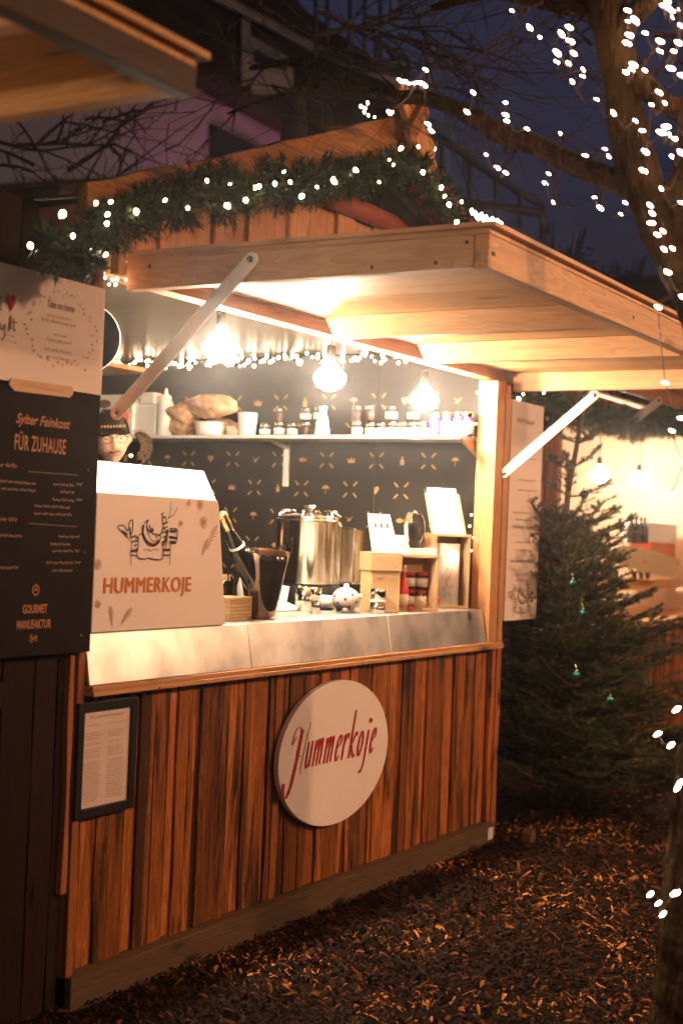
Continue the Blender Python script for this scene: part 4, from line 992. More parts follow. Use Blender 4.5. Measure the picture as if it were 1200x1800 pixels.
mb = MB()
for i in range(30): tufts(mb, Vector((2.78, rnd.uniform(1.95, 2.05), ZS+.17)), Vector((rnd.gauss(0, .4), rnd.gauss(0, .4), 1)), 6, .04, .005, tone=(.7, 1))
mb.build('leaves', 'fir', t)
MB().box((2.75, 1.93, ZS+.171), (2.83, 2.03, ZS+.235)).build('inner_cup', 'label', t, bevel=.01)
c = Vector((2.77, 1.865, ZS)); t = thing('squeeze_bottle', 'white squeeze bottle with pointed nozzle left of the bread', 'bottle', c)
MB().lathe([(.04, 0), (.044, .005), (.044, .17), (.03, .20)], c, 16).build('bottle_body', 'white', t)
MB().lathe([(.031, .201), (.028, .215), (.012, .225), (.006, .255), (1e-4, .257)], c, 12).build('nozzle', 'white', t)
def loaf(c, sx, sy, sz, label, seed):
    mb = MB(); n = 14; m_ = 20; vs = []
    for i in range(n+1):
        th = math.pi*i/n
        for k in range(m_):
            a = 6.2832*k/m_; d = Vector((math.sin(th)*math.cos(a), math.sin(th)*math.sin(a), math.cos(th)))
            r_ = 1+-.0+.26*noise.noise(d*2.0+Vector((seed, 0, 0)))+.05*noise.noise(d*6+Vector((0, seed, 0))); vs.append(c+Vector((d.x*sx, d.y*sy, d.z*sz))*r_)
    mb.add(vs, [(i*m_+k, i*m_+(k+1) % m_, (i+1)*m_+(k+1) % m_, (i+1)*m_+k) for i in range(n) for k in range(m_)], .5, True)
    o = mb.build('bread_loaf', 'bread'); recenter(o, c); return tag(o, label, 'bread', 'loaves on the shelf')
loaf(Vector((2.80, 1.76, ZS+.125)), .085, .10, .055, 'brown loaf at the left of the bread pile', 1)
loaf(Vector((2.79, 1.58, ZS+.16)), .09, .16, .062, 'large pale floury loaf on top of the bread pile', 3)
loaf(Vector((2.82, 1.78, ZS+.05)), .08, .09, .05, 'dark loaf at the bottom of the bread pile', 5)
loaf(Vector((2.86, 1.57, ZS+.05)), .05, .12, .05, 'loaf half hidden behind the white bowl', 8)
def vessel(name, label, cat, c, prof, m='white', grp=None):
    return lathe_thing(name, label, cat, c, prof, m, n=18, grp=grp)
vessel('white_bowl', 'white bowl on the shelf in front of the bread', 'bowl', (2.76, 1.56, ZS), [(.06, 0), (.075, .005), (.085, .07), (.081, .07), (.07, .01), (1e-4, .01)])
vessel('white_cup', 'white paper cup standing left of the first jars', 'cup', (2.78, 1.335, ZS), [(.035, 0), (.045, .005), (.052, .12), (.049, .12), (.04, .01), (1e-4, .01)])
vessel('small_dish', 'small pale dish between white bowl and paper cup', 'dish', (2.79, 1.43, ZS), [(.025, 0), (.035, .005), (.042, .05), (.039, .05), (.03, .01), (1e-4, .01)], 'paper')
vessel('carafe', 'white carafe standing among the dark jars', 'carafe', (2.79, .885, ZS), [(.035, 0), (.04, .004), (.028, .09), (.017, .115), (.022, .15), (.018, .15), (1e-4, .12)])
jar0 = None
ORD = ['first', 'second', 'third', 'fourth', 'fifth', 'sixth', 'seventh', 'eighth', 'ninth', 'tenth', 'eleventh', 'twelfth']
def jar(y, z, x=2.80, purple=False, k=0, row='lower'):
    lb = '%s dark jar from the left in the %s row on the wall shelf' % (ORD[k], row)
    gp = 'small dark jars on the wall shelf'
    if purple: lb = '%s of the taller purple jars from the left at the right shelf end' % ORD[k]; gp = 'purple jars on the wall shelf'
    t = thing('preserve_jar', lb, 'jar', (x, y, z), gp); s_ = 1.9 if purple else rnd.uniform(1.0, 1.22)
    c = (x, y, z)
    MB().lathe([(.024, 0), (.028, .003), (.029, .042*s_), (.024, .047*s_)], c, 12).build('glass', 'jar_purple' if purple else 'jar', t)
    if rnd.random() < .75: MB().lathe([(.0292, .010), (.0296, .036*s_)], c, 12).build('label', 'label', t)
    MB().lathe([(.026, .0475*s_), (.027, .060*s_), (.024, .062*s_), (1e-4, .0622*s_)], c, 12).build('lid', 'chrome', t)
for k, px in enumerate((466, 491, 514, 538, 562, 628, 652, 671, 690, 709, 727, 743)):
    jar(P(px, 750, X=2.80).y, ZS, k=k)
for k, px in enumerate((491, 538, 562, 628, 652, 690, 727)): jar(P(px, 730, X=2.81).y, ZS+.077, 2.805+rnd.uniform(-.01, .01), k=k, row='upper')
for k, px in enumerate((764, 785, 806, 822)): jar(P(px, 750, X=2.80).y, ZS, purple=True, k=k)
# round dark tray at the back
c = P(151, 594, X=1.22); t = thing('round_tray', 'round dark tray with thin pale rim, half hidden behind the menu board edge', 'tray', c)
rt = 61/scale_at(c)
MB().tube([c+Vector((0, 0, rt*.9)), (c.x, c.y, 2.376)], .006, 6).build('hook', 'wire', t)
ax = (CAM-c).normalized()
MB().lathe([(rt, -.01), (rt, .004), (rt*.985, .006)], c, 40, axis=ax).build('rim', 'shelf', t)
MB().lathe([(rt*.983, .0), (rt*.975, .007), (1e-4, .008)], c, 40, axis=ax).build('disc', 'matte_black', t)

# ------------------------------------------------------------------ people
def body_mesh(name, joints, edges, m, parent, sub=2):
    """one continuous skinned figure from a skeleton of joints with radii"""
    off = Vector(parent['_o']); me = bpy.data.meshes.new(name)
    me.from_pydata([tuple(Vector(j[0])-off) for j in joints], edges, []); me.materials.append(M[m])
    o = bpy.data.objects.new(name, me); COL.objects.link(o); o.parent = parent; o['_o'] = tuple(off)
    o.modifiers.new('sk', 'SKIN'); s_ = o.modifiers.new('ss', 'SUBSURF'); s_.levels = s_.render_levels = sub
    sv = me.skin_vertices if me.skin_vertices else None
    if not me.skin_vertices:
        bpy.context.view_layer.objects.active = o
    for i, j in enumerate(joints): me.skin_vertices[0].data[i].radius = (j[1], j[2] if len(j) > 2 else j[1]); me.skin_vertices[0].data[i].use_root = (i == 0)
    return o
def head_mesh(parent, c, yaw, pitch, roll=0, s=1.0, name='head'):
    """face towards local -Y; nose, brow, sockets, cheeks, chin and ears pulled out of one surface"""
    mb = MB(); n, m_ = 44, 56; vs = []
    rot = Matrix.Rotation(yaw, 3, 'Z') @ Matrix.Rotation(pitch, 3, 'X') @ Matrix.Rotation(roll, 3, 'Y')
    gz = lambda v, c0, w: math.exp(-((v-c0)/w)**2)
    for i in range(n+1):
        th = math.pi*i/n
        for k in range(m_):
            a = 6.28318*k/m_; d = Vector((math.sin(th)*math.cos(a), math.sin(th)*math.sin(a), math.cos(th)))
            x, y, z = d.x*.076, d.y*.096, d.z*.118
            if z < 0: x *= 1-.30*(z/.118)**2; y *= 1-.10*(z/.118)**2
            fr = max(0, -d.y)**1.5
            y -= fr*.026*gz(x, 0, .014)*gz(z, -.022, .024)          # nose
            y -= fr*.010*gz(x, 0, .010)*gz(z, .005, .022)
            y += fr*.011*(gz(x, .032, .017)+gz(x, -.032, .017))*gz(z, .008, .014)   # sockets
            y -= fr*.006*gz(z, .032, .012)*gz(x, 0, .05)            # brow
            y -= fr*.006*(gz(x, .040, .02)+gz(x, -.040, .02))*gz(z, -.03, .022)
            y -= fr*.008*gz(x, 0, .022)*gz(z, -.062, .008)+fr*.008*gz(x, 0, .022)*gz(z, -.077, .007)-fr*.006*gz(x, 0, .03)*gz(z, -.069, .003)
            y -= fr*.012*gz(x, 0, .022)*gz(z, -.104, .016)
            if abs(d.x) > .8: x += math.copysign(.022*gz(z, -.008, .026)*gz(y, .012, .013), d.x)
            vs.append(rot @ (Vector((x, y, z))*s)+c)
    mb.add(vs, [(i*m_+k, i*m_+(k+1) % m_, (i+1)*m_+(k+1) % m_, (i+1)*m_+k) for i in range(n) for k in range(m_)], .5, True)
    return mb.build(name, 'skin', parent), rot
def person_at(label, head_c, yaw, pitch, floor, coat, arms, glasses=False, cap=False, roll=0):
    """standing figure; yaw 0 faces -Y. arms = list of (elbow, wrist, finger direction)"""
    hc = Vector(head_c); t = thing('person', label, 'person', (hc.x, hc.y, floor)); rz = Matrix.Rotation(yaw, 3, 'Z')
    w = lambda x, y, z: tuple(Vector((hc.x, hc.y, 0))+rz @ Vector((x, y, 0))+Vector((0, 0, z)))
    H_ = hc.z+.12-floor; zz = lambda f: floor+H_*f
    J = [(w(0, .03, zz(.53)), .15, .12), (w(0, .03, zz(.63)), .15, .11), (w(0, .03, zz(.73)), .165, .12), (w(0, .04, zz(.80)), .13, .10), (w(0, .035, zz(.845)), .055), (w(0, .02, zz(.885)), .055)]
    E_ = [(0, 1), (1, 2), (2, 3), (3, 4), (4, 5)]
    for s_, (el, wr) in zip((-1, 1), arms):
        i = len(J); J += [(w(s_*.19, .04, zz(.795)), .07), (el, .052), (wr, .036)]; E_ += [(3, i), (i, i+1), (i+1, i+2)]
    for s_ in (-1, 1):
        i = len(J); J += [(w(s_*.09, .03, zz(.47)), .095), (w(s_*.10, .01, zz(.27)), .062), (w(s_*.10, .04, zz(.045)), .045), (w(s_*.11, -.12, zz(.02)), .035)]
        E_ += [(0, i), (i, i+1), (i+1, i+2), (i+2, i+3)]
    body_mesh('clothed_body', J, E_, coat, t)
    hd, rot = head_mesh(t, hc, yaw, pitch, roll, 1.06)
    Q = lambda x, y, z: rot @ (Vector((x, y, z))*1.06)+hc
    mb = MB()
    for s_ in (-1, 1): mb.ball(Q(s_*.032, -.0755, .006), .0115, 8)
    mb.build('eyes', 'skin', hd)
    mb = MB()
    for s_ in (-1, 1): mb.ball(Q(s_*.032, -.0865, .004), .0042, 6, sx=1.5, sz=.7)
    mb.build('pupils', 'black', hd)
    mb = MB()
    for s_ in (-1, 1): mb.tube([Q(s_*.015, -.098, .028), Q(s_*.035, -.096, .034), Q(s_*.055, -.080, .028)], [.004, .006, .003], 6)
    mb.tube([Q(-.026, -.106, -.055), Q(-.012, -.112, -.049), Q(0, -.113, -.050), Q(.012, -.112, -.049), Q(.026, -.106, -.055)], [.004, .009, .008, .009, .004], 6)
    mb.build('brows_and_moustache', 'hair', hd)
    mb = MB(); mb.tube([Q(-.030, -.092, -.060), Q(-.016, -.101, -.068), Q(0, -.106, -.0705), Q(.016, -.101, -.068), Q(.030, -.092, -.060)], [.0015, .003, .004, .003, .0015], 6); mb.build('lips', 'red', hd).data.materials[0] = mat('lip_tone', (.42, .14, .10), .5)
    mb = MB(); seg = 20
    for i in range(9):
        for k in range(seg):
            a = 6.2832*k/seg; th = R(8+i*10.5); mb.v.append(tuple(Q(.084*math.sin(th)*math.cos(a), .012+.103*math.sin(th)*math.sin(a), .022+.108*math.cos(th))))
    mb.f = [(i*seg+k, i*seg+(k+1) % seg, (i+1)*seg+(k+1) % seg, (i+1)*seg+k) for i in range(8) for k in range(seg)]+[tuple(range(seg))]; mb.t = [.5]*len(mb.f); mb.smooth = [True]*len(mb.f)
    o = mb.build('cap' if cap else 'hair', 'black_cloth' if cap else 'hair', hd); o.modifiers.new('s', 'SOLIDIFY').thickness = .004
    if cap:
        mb = MB(); vs = []
        for j in range(5):
            for k in range(13):
                a = R(238+64*k/12); rr_ = .096+.010*j; vs.append(tuple(Q(.86*rr_*math.cos(a), .01+(rr_)*math.sin(a)*1.02, .045-.004*j-.01*abs(math.cos(a)))))
        mb.add(vs, [(j*13+k, j*13+k+1, (j+1)*13+k+1, (j+1)*13+k) for j in range(4) for k in range(12)], .5, True)
        b = mb.build('peak', 'black_cloth', hd); b.modifiers.new('s', 'SOLIDIFY').thickness = .004
        mb = MB()
        for k in range(9):
            a = R(235+70*k/8); mb.box(Q(.088*math.cos(a), .012+.11*math.sin(a), .060)-Vector((.004, .002, .006)), Q(.088*math.cos(a), .012+.11*math.sin(a), .060)+Vector((.004, .002, .006)))
        mb.build('cap_stitching', 'gold', hd)
    if glasses:
        mb = MB()
        for s_ in (-1, 1):
            mb.tube([Q(s_*.033+.024*math.cos(k*.5236), -.104+.003*abs(math.cos(k*.5236)), .004+.019*math.sin(k*.5236)) for k in range(13)], .002, 6, cap=False)
            mb.tube([Q(s_*.057, -.1, .012), Q(s_*.078, -.05, .012), Q(s_*.083, .01, .008)], .002, 6)
        mb.tube([Q(-.009, -.107, .01), Q(0, -.110, .013), Q(.009, -.107, .01)], .002, 6)
        mb.build('glasses', 'black', hd)
    return t, rot, hc
def hand(parent, wrist, d, up, s_=1):
    """palm with four unequal fingers and a thumb, slightly curled"""
    w0 = Vector(wrist); d = Vector(d).normalized(); up = Vector(up).normalized(); side = d.cross(up).normalized()*s_; up = side.cross(d)*s_
    J = [(w0, .024, .02), (w0+d*.045, .036, .015), (w0+d*.085, .038, .013)]; E_ = [(0, 1), (1, 2)]
    o = body_mesh('palm', J, E_, 'skin', parent, 2)
    for off, ln in ((-.028, .060), (-.010, .074), (.010, .070), (.027, .055)):
        p0 = w0+d*.078+side*off; p1 = p0+d*ln*.5-up*.008; p2 = p1+d*ln*.28-up*.016; p3 = p2+d*ln*.15-up*.018
        body_mesh('finger', [(p0, .0095), (p1, .0085), (p2, .008), (p3, .0065)], [(0, 1), (1, 2), (2, 3)], 'skin', parent, 2)
    p0 = w0+d*.03-side*.028; p1 = p0+d*.03-side*.022-up*.006; p2 = p1+d*.028-side*.006-up*.01
    body_mesh('thumb', [(p0, .012), (p1, .0105), (p2, .0085)], [(0, 1), (1, 2)], 'skin', parent, 2)
# seller (looks towards the camera side, leaning over the box)
hc = P(196, 771, X=2.0); hc = Vector((hc.x, hc.y, hc.z))
yw = math.atan2(CAM.y-hc.y, CAM.x-hc.x)+math.pi/2
t, rot, hc = person_at('seller with moustache, black cap and glasses looking over the white box', hc, yw+.15, R(6), .13, 'black_cloth',
    [((hc.x-.22, hc.y-.10, 1.36), (hc.x-.30, hc.y-.32, 1.25)), ((hc.x+.24, hc.y-.12, 1.35), (hc.x+.12, hc.y-.36, 1.24))], True, True, R(-6))
hand(t, (hc.x-.30, hc.y-.33, 1.245), (-.1, -1, -.12), (0, 0, 1)); hand(t, (hc.x+.12, hc.y-.37, 1.235), (-.2, -1, -.12), (0, 0, 1), -1)
# fur-lined hood lying on the shoulder
mb = MB(); cH = P(246, 782, X=2.2)
for ring, (rx, ry, a0_, a1_) in enumerate(((.050, .066, -70, 130), (.030, .045, -90, 110), (.014, .028, -90, 90))):
    for i in range(34):
        a = R(a0_+(a1_-a0_)*i/33); p = cH+_R*(rx*math.cos(a)-.01)+_U*(ry*math.sin(a)-.008)
        tufts(mb, p+_f*rnd.uniform(-.02, .02), (_R*math.cos(a)+_U*math.sin(a)), 22, .013, .0012, 1.2)
mb.build('fur_trim', 'fur', t)
mb = MB(); 
for k_ in range(3): mb.tube([cH+_f*.04+_R*(.045-.018*k_)*math.cos(R(a_))+_U*(.062-.016*k_)*math.sin(R(a_))-_U*.01 for a_ in range(-100, 150, 25)], .017, 8, wob=.3)
mb.build('hood', 'black_cloth', t)
MB().ball(P(230, 801, X=2.12), .013, 8, sz=.8).build('earbud_case', 'white', t)

# ------------------------------------------------------------------ dark stall wall at the left of the hatch
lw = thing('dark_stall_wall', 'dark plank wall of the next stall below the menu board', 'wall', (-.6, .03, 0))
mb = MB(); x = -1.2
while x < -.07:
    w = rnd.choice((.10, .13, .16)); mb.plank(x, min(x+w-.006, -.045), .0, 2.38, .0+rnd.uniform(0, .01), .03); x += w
mb.build('planks', 'plank_dark', lw, bevel=.002)  # near-black tone carries the shade of this unlit wall in its colour
MB().box((-1.2, -.02, .93), (-.32, -.001, 1.0), .3).build('cross_rail', 'plank_dark', lw)
MB().plank(-.085, -.062, .0, 2.3, -.03, -.002, tone=.9).build('edge_batten', 'post_red', lw) if False else None
mb = MB(); mb.plank(-.065, -.047, .35, 1.06, -.022, -.002, tone=.7); mb.build('edge_batten', 'post_red', lw)

# ------------------------------------------------------------------ near stall at the upper left (only its flap shows)
nh = thing('near_market_stall', 'neighbouring stall at far left with its underlit wooden flap raised', 'stall', (-2.8, 0, 0))
zf = 2.264
make_flap(nh, -4.3, -1.2, -1.255, -.025, zf, (-3.4, -2.4, -1.62), .05, 'near_shaded_x', 'near_y')
mb = MB(); front_planks(mb, -4.3, -1.25, .1, .93, .05); mb.build('front_wall', 'plank_dark', nh)
mb = MB(); mb.box((-4.3, .04, 2.222), (-1.25, .1, 2.42)); mb.build('hatch_lintel', 'pine_x', nh)
mb = MB(); mb.box((-4.3, 1.6, .1), (-1.25, 1.65, 2.4)); mb.build('back_wall', 'pine_z', nh)
mb = MB(); mb.box((-1.3, .1, .1), (-1.22, 1.6, 2.4)).box((-4.3, .1, .1), (-4.25, 1.6, 2.4)); mb.build('side_wall', 'pine_z', nh)
mb = MB(); mb.prism([(-4.4, -.1, 2.43), (-1.25, -.1, 2.43), (-2.8, -.1, 2.62)], (0, 1.7, 0)); mb.build('roof', 'roof', nh)
strut(nh, (-1.23, -.62, 2.32), (-1.26, .02, 1.80))
mb = MB(); mb.box((-4.3, .0, .94), (-1.25, .6, 1.0)); mb.build('counter', 'pine_x', nh)
pendant((-1.75, .30, 2.08), 2.4, 'bulb at the right end of the neighbouring left stall', 'pendant bulbs in the left stall', .052, 'lamp_far')
pendant((-2.75, .30, 2.08), 2.4, 'bulb in the middle of the neighbouring left stall', 'pendant bulbs in the left stall', .052, 'lamp_far')
pendant((-3.7, .30, 2.08), 2.4, 'bulb at the far end of the neighbouring left stall', 'pendant bulbs in the left stall', .052, 'lamp_far')

# ------------------------------------------------------------------ second stall to the right
Y2 = .42
rs = thing('far_market_stall', 'brightly lit stall beyond the fir tree with goods on its counter', 'stall', (6, Y2, 0))
X0 = 4.35; X1 = 8.6
mb = MB(); front_planks(mb, X0, X1, .08, .88, Y2); mb.build('front_wall', 'plank', rs, bevel=.002)
mb = MB(); mb.box((X0, Y2+.04, .08), (X1, Y2+.06, .9)); mb.build('wall_lining', 'plank_dark', rs)
mb = MB(); mb.box((X0-.02, Y2-.16, .90), (X1, Y2+.65, .94)); mb.build('counter', 'pine_x', rs, bevel=.003)
mb = MB(); mb.plank(X0, X0+.13, .08, 2.45, Y2-.01, Y2+.05); mb.plank(X0+.135, X0+.26, .08, 2.45, Y2+.0, Y2+.05); mb.plank(X0+.265, X0+.40, .08, 2.45, Y2-.01, Y2+.05); mb.build('corner_boards', 'plank', rs, bevel=.002)
mb = MB(); mb.box((X0+.41, Y2-.02, .94), (X0+.45, Y2+.06, 2.3)); mb.build('hatch_jamb', 'pine_z', rs, bevel=.002)
mb = MB(); mb.box((X0+.41, Y2-.02, 2.30), (X1, Y2+.05, 2.40)); mb.build('hatch_lintel', 'barge', rs, bevel=.002)
mb = MB(); x = X0
while x < X1: w = rnd.choice((.1, .13)); mb.plank(x, x+w-.012, 2.44, 2.95, Y2-.01, Y2+.02); x += w
mb.build('gable_planks', 'plank', rs)
mb = MB(); mb.box((X0, Y2-.25, 2.60), (X1, Y2-.2, 2.66), .9).box((X0+.1, Y2-.24, 2.42), (X1, Y2-.2, 2.55), .4); mb.build('fascia', 'barge', rs, bevel=.003)
mb = MB(); mb.box((X0+.02, Y2+.07, .1), (X0+.07, Y2+2.0, 2.5)).box((X1-.3, Y2+.07, .1), (X1-.25, Y2+2.0, 2.5)).box((X0+.07, Y2+1.95, .1), (X1-.3, Y2+2.0, 2.5)).box((X0+.07, Y2+.08, 2.45), (X1-.3, Y2+1.94, 2.48)); mb.build('lining', 'stand', rs)
mb = MB(); mb.prism([(X0-.3, Y2-.35, 2.5), (X0-.3, Y2-.35, 2.54), (6.3, Y2-.35, 3.3), (6.3, Y2-.35, 3.26)], (0, 2.8, 0)).prism([(6.3, Y2-.35, 3.26), (6.3, Y2-.35, 3.3), (X1+.2, Y2-.35, 2.54), (X1+.2, Y2-.35, 2.5)], (0, 2.8, 0)); mb.build('roof', 'roof', rs)
strut(rs, P(1158, 704, Y=Y2-.45), P(1088, 760, Y=Y2-.02), .05)
for x, l in ((5.55, 'white hot bulb seen left of centre through the far stall hatch'), (6.7, 'white hot bulb at the right of the far stall hatch'), (7.6, 'hidden bulb at the far end of the far stall')):
    pendant((x, Y2+.45, 1.98), 2.45, l, 'pendant bulbs in the far stall', .07, 'lamp_stall')
path = [P(x, y, Y=Y2-.15) for x, y in [(905, 690), (940, 700), (975, 715), (1010, 725), (1060, 735), (1110, 745), (1160, 742), (1210, 735)]]
garland('fir_garland', 'fir garland hung across the top of the far stall hatch', path, .13, [(911, 701), (919, 693), (958, 683), (955, 690)], dens=.7, ylight=Y2-.3)
# goods on its counter
ZR = .94
def rp(px, py, Y): return P(px, py, Y=Y)
c = rp(1060, 1000, Y2+.05)
for i, px in enumerate((1062, 1078, 1110, 1122, 1133)):
    c = rp(px, 1010, Y2+.12); c.z = P(px, 1018, Y=Y2+.12).z; k = 1/scale_at(c)
    lathe_thing('silver_can', '%s silver can from the left, behind the arrow shaped board' % ORD[i], 'can', c, [(.03, 0), (.033, .004), (.033, .115), (.027, .125), (1e-4, .125)], 'chrome', grp='cans on the far stall counter', n=14)
tray = MB().box(P(1050, 1040, Y=Y2+.1), P(1180, 1018, Y=Y2+.1)+Vector((0, .12, 0))).build('can_rack', 'pine_x'); tag(tray, 'wooden rack carrying the silver cans in the far stall', 'rack')
pts = [(1052, 972), (1095, 958), (1150, 968), (1194, 985), (1188, 1015), (1150, 1008), (1100, 996), (1082, 984), (1056, 981)]
ar = MB().prism([P(x, y, Y=Y2-.12) for x, y in pts], (0, .02, 0)).build('arrow_board', 'crate_wood'); tag(ar, 'rough wooden arrow shaped board at the far stall counter', 'sign')
for i, px in enumerate((1108, 1116, 1124, 1131)):
    c = P(px, 955, Y=Y2+.3); t = thing('dark_bottle', '%s dark bottle from the left, beside the white and orange box' % ORD[i], 'bottle', c, 'bottles in the far stall')
    MB().lathe([(.03, 0), (.032, .004), (.032, .12), (.012, .16), (.012, .20), (1e-4, .202)], c, 12).build('glass', 'jar' if i % 2 else 'glass_dark', t)
c0 = P(1136, 985, Y=Y2+.35)
bx = thing('gift_box', 'box with white lid and orange base on the far stall counter', 'box', c0)
a = P(1143, 984, Y=Y2+.3); b = P(1186, 954, Y=Y2+.3); MB().box((a.x, Y2+.3, a.z), (b.x, Y2+.48, b.z)).build('base', 'orange', bx, bevel=.004)
a = P(1134, 953, Y=Y2+.29); b = P(1190, 922, Y=Y2+.29); MB().box((a.x, Y2+.29, a.z), (b.x, Y2+.49, b.z)).build('lid', 'label', bx, bevel=.004)
c = P(1090, 955, Y=Y2+.05); t = thing('white_tube', 'white tube leaning among the bottles of the far stall', 'tube', c)
MB().tube([c, P(1096, 932, Y=Y2+.05)], .022, 12).build('tube_body', 'label', t)
sf = MB().box((5.6, Y2+.28, P(1140, 986, Y=Y2+.3).z-.03), (8.2, Y2+.62, P(1140, 986, Y=Y2+.3).z-.002)).build('goods_shelf', 'pine_x'); tag(sf, 'raised wooden display shelf under the orange box in the far stall', 'shelf')
# customer at the frame edge: hand on the counter
hp = P(1196, 1032, Y=Y2-.02)
t, rot, _h = person_at('person in dark coat at the right frame edge with one hand over the far counter', (hp.x+.45, hp.y-.45, 1.66), math.pi, 0, 0.0, 'black_cloth',
   [((hp.x+.50, hp.y-.35, 1.15), (hp.x+.45, hp.y-.05, 1.05)), ((hp.x+.28, hp.y-.35, 1.10), (hp.x+.07, hp.y-.06, hp.z-.03))])
hand(t, (hp.x+.07, hp.y-.06, hp.z-.03), (-.9, .5, .25), (0, 0, 1), -1)

# ------------------------------------------------------------------ fir tree
fb = Vector((4.14, -.10, 0))
fir = thing('fir_tree', 'young fir tree with thin bare top and teal baubles between the two stalls', 'fir tree', fb)
spine = [P(x, y, Y=-.08) for x, y in [(1035, 1400), (1020, 1200), (985, 1040), (988, 960), (998, 860), (1012, 790), (1022, 730), (1028, 680), (1032, 640)]]; spine[0].z = -.02; spine[0].x = 4.14
rad = [.03, .027, .022, .019, .016, .013, .011, .009, .006]
MB().tube(spine, rad, 8, wob=.2).build('trunk', 'fir_bark', fir)
def on_spine(z):
    for i in range(len(spine)-1):
        if spine[i].z <= z <= spine[i+1].z: return spine[i].lerp(spine[i+1], (z-spine[i].z)/(spine[i+1].z-spine[i].z))
    return spine[-1]
ndl = MB(); brn = MB()
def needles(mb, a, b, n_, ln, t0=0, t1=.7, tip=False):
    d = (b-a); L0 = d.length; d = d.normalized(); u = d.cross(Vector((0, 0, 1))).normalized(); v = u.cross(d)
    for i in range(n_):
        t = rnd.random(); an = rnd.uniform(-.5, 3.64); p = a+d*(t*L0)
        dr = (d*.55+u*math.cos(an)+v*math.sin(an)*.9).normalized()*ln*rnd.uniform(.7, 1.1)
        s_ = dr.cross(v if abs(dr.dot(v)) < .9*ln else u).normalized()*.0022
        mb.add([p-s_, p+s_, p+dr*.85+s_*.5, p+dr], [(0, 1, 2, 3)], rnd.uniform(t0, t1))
def fir_branch(p, az, elev, ln, gap=.03, tips=True, nd=1.0):
    d = Vector((math.cos(az)*math.cos(elev), math.sin(az)*math.cos(elev), math.sin(elev)))
    pts = [p]; q = p
    for i in range(5):
        d2 = (d+Vector((0, 0, .10*(i-1.5)))+Vector((rnd.gauss(0, .05), rnd.gauss(0, .05), rnd.gauss(0, .05)))).normalized(); q = q+d2*ln/5; pts.append(q)
    brn.tube(pts, [.007*(1-i/7)*min(1, ln*2.2)+.0015 for i in range(6)], 5, cap=False)
    side = d.cross(Vector((0, 0, 1))).normalized()
    for i in range(5):
        a, b = pts[i], pts[i+1]
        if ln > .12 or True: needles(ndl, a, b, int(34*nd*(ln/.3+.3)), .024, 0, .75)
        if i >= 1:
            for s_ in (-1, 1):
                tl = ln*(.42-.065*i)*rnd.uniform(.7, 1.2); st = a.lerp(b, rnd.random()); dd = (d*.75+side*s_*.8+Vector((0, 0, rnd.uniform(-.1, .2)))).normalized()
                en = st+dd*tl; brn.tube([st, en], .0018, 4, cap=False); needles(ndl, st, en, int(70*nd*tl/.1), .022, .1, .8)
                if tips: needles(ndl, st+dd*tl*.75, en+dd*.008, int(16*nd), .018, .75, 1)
                if tl > .09:
                    for s2 in (-1, 1):
                        e2 = st.lerp(en, .5); d3 = (dd*.8+dd.cross(Vector((0, 0, 1))).normalized()*s2*.7).normalized(); t2 = tl*.45
                        needles(ndl, e2, e2+d3*t2, int(70*nd*t2/.1), .020, .1, .85)
    if tips: needles(ndl, pts[-2], pts[-1]+d*.01, int(26*nd), .020, .8, 1)
z = .14
while z < 2.05:
    f_ = z/2.2
    bare = z > 1.50
    nb_ = 3 if bare else (17 if z < 1.1 else 12)
    L0 = (.70*(1-f_)**.75+.07) if not bare else rnd.uniform(.14, .26)
    a0 = rnd.random()*6.28
    for k in range(nb_):
        ln = L0*rnd.uniform(.55, 1.15)
        fir_branch(on_spine(z+rnd.uniform(-.02, .02)), a0+k*6.283/nb_+rnd.gauss(0, .15), R(8+26*f_) if not bare else R(rnd.uniform(15, 45)), ln, nd=(.9 if not bare else .8))
    z += .075 if not bare else .135
for k in range(5): fir_branch(on_spine(2.08+.04*k), k*1.3, R(55), .22, nd=1)
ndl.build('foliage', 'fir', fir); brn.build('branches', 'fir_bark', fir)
def bauble(px, py, Y, label, m='teal', r_=.018):
    c = P(px, py, Y=Y); t = thing('tree_bauble', label, 'bauble', c, 'baubles on the fir tree')
    MB().ball(c, r_, 10).build('ball', m, t); MB().lathe([(r_*.3, r_*.9), (r_*.3, r_*1.25), (r_*.15, r_*1.3)], c, 8).build('cap', 'cap_gold', t)
    MB().tube([c+Vector((0, 0, r_*1.3)), c+Vector((.004, .01, r_*2.6))], .001, 4).build('loop', 'cap_gold', t)
bauble(1006, 1025, -.42, 'teal bauble on the fir, highest of the teal ones')
bauble(1024, 1077, -.45, 'teal bauble on the fir just below the highest')
bauble(1013, 1186, -.50, 'teal bauble in the middle of the fir')
bauble(1072, 1230, -.50, 'lowest teal bauble, on the right side of the fir')
bauble(1026, 869, -.22, 'dark green bauble near the bare top of the fir', 'bauble_dark', .022)
bauble(1062, 937, -.28, 'dark bauble hanging at the right of the fir, beside the far stall bottles', 'bauble_dark', .024)
# wooden peg by the plinth corner
c = P(934, 1480, Z=0); c.z = 0
o = MB().prism([c+Vector((-.03, 0, -.01)), c+Vector((.05, 0, -.01)), c+Vector((.04, 0, .05)), c+Vector((.015, 0, .062)), c+Vector((-.02, 0, .04))], (.01, .05, 0)).build('wooden_block', 'plinth'); tag(o, 'small wooden chock on the mulch beyond the stall corner', 'block')

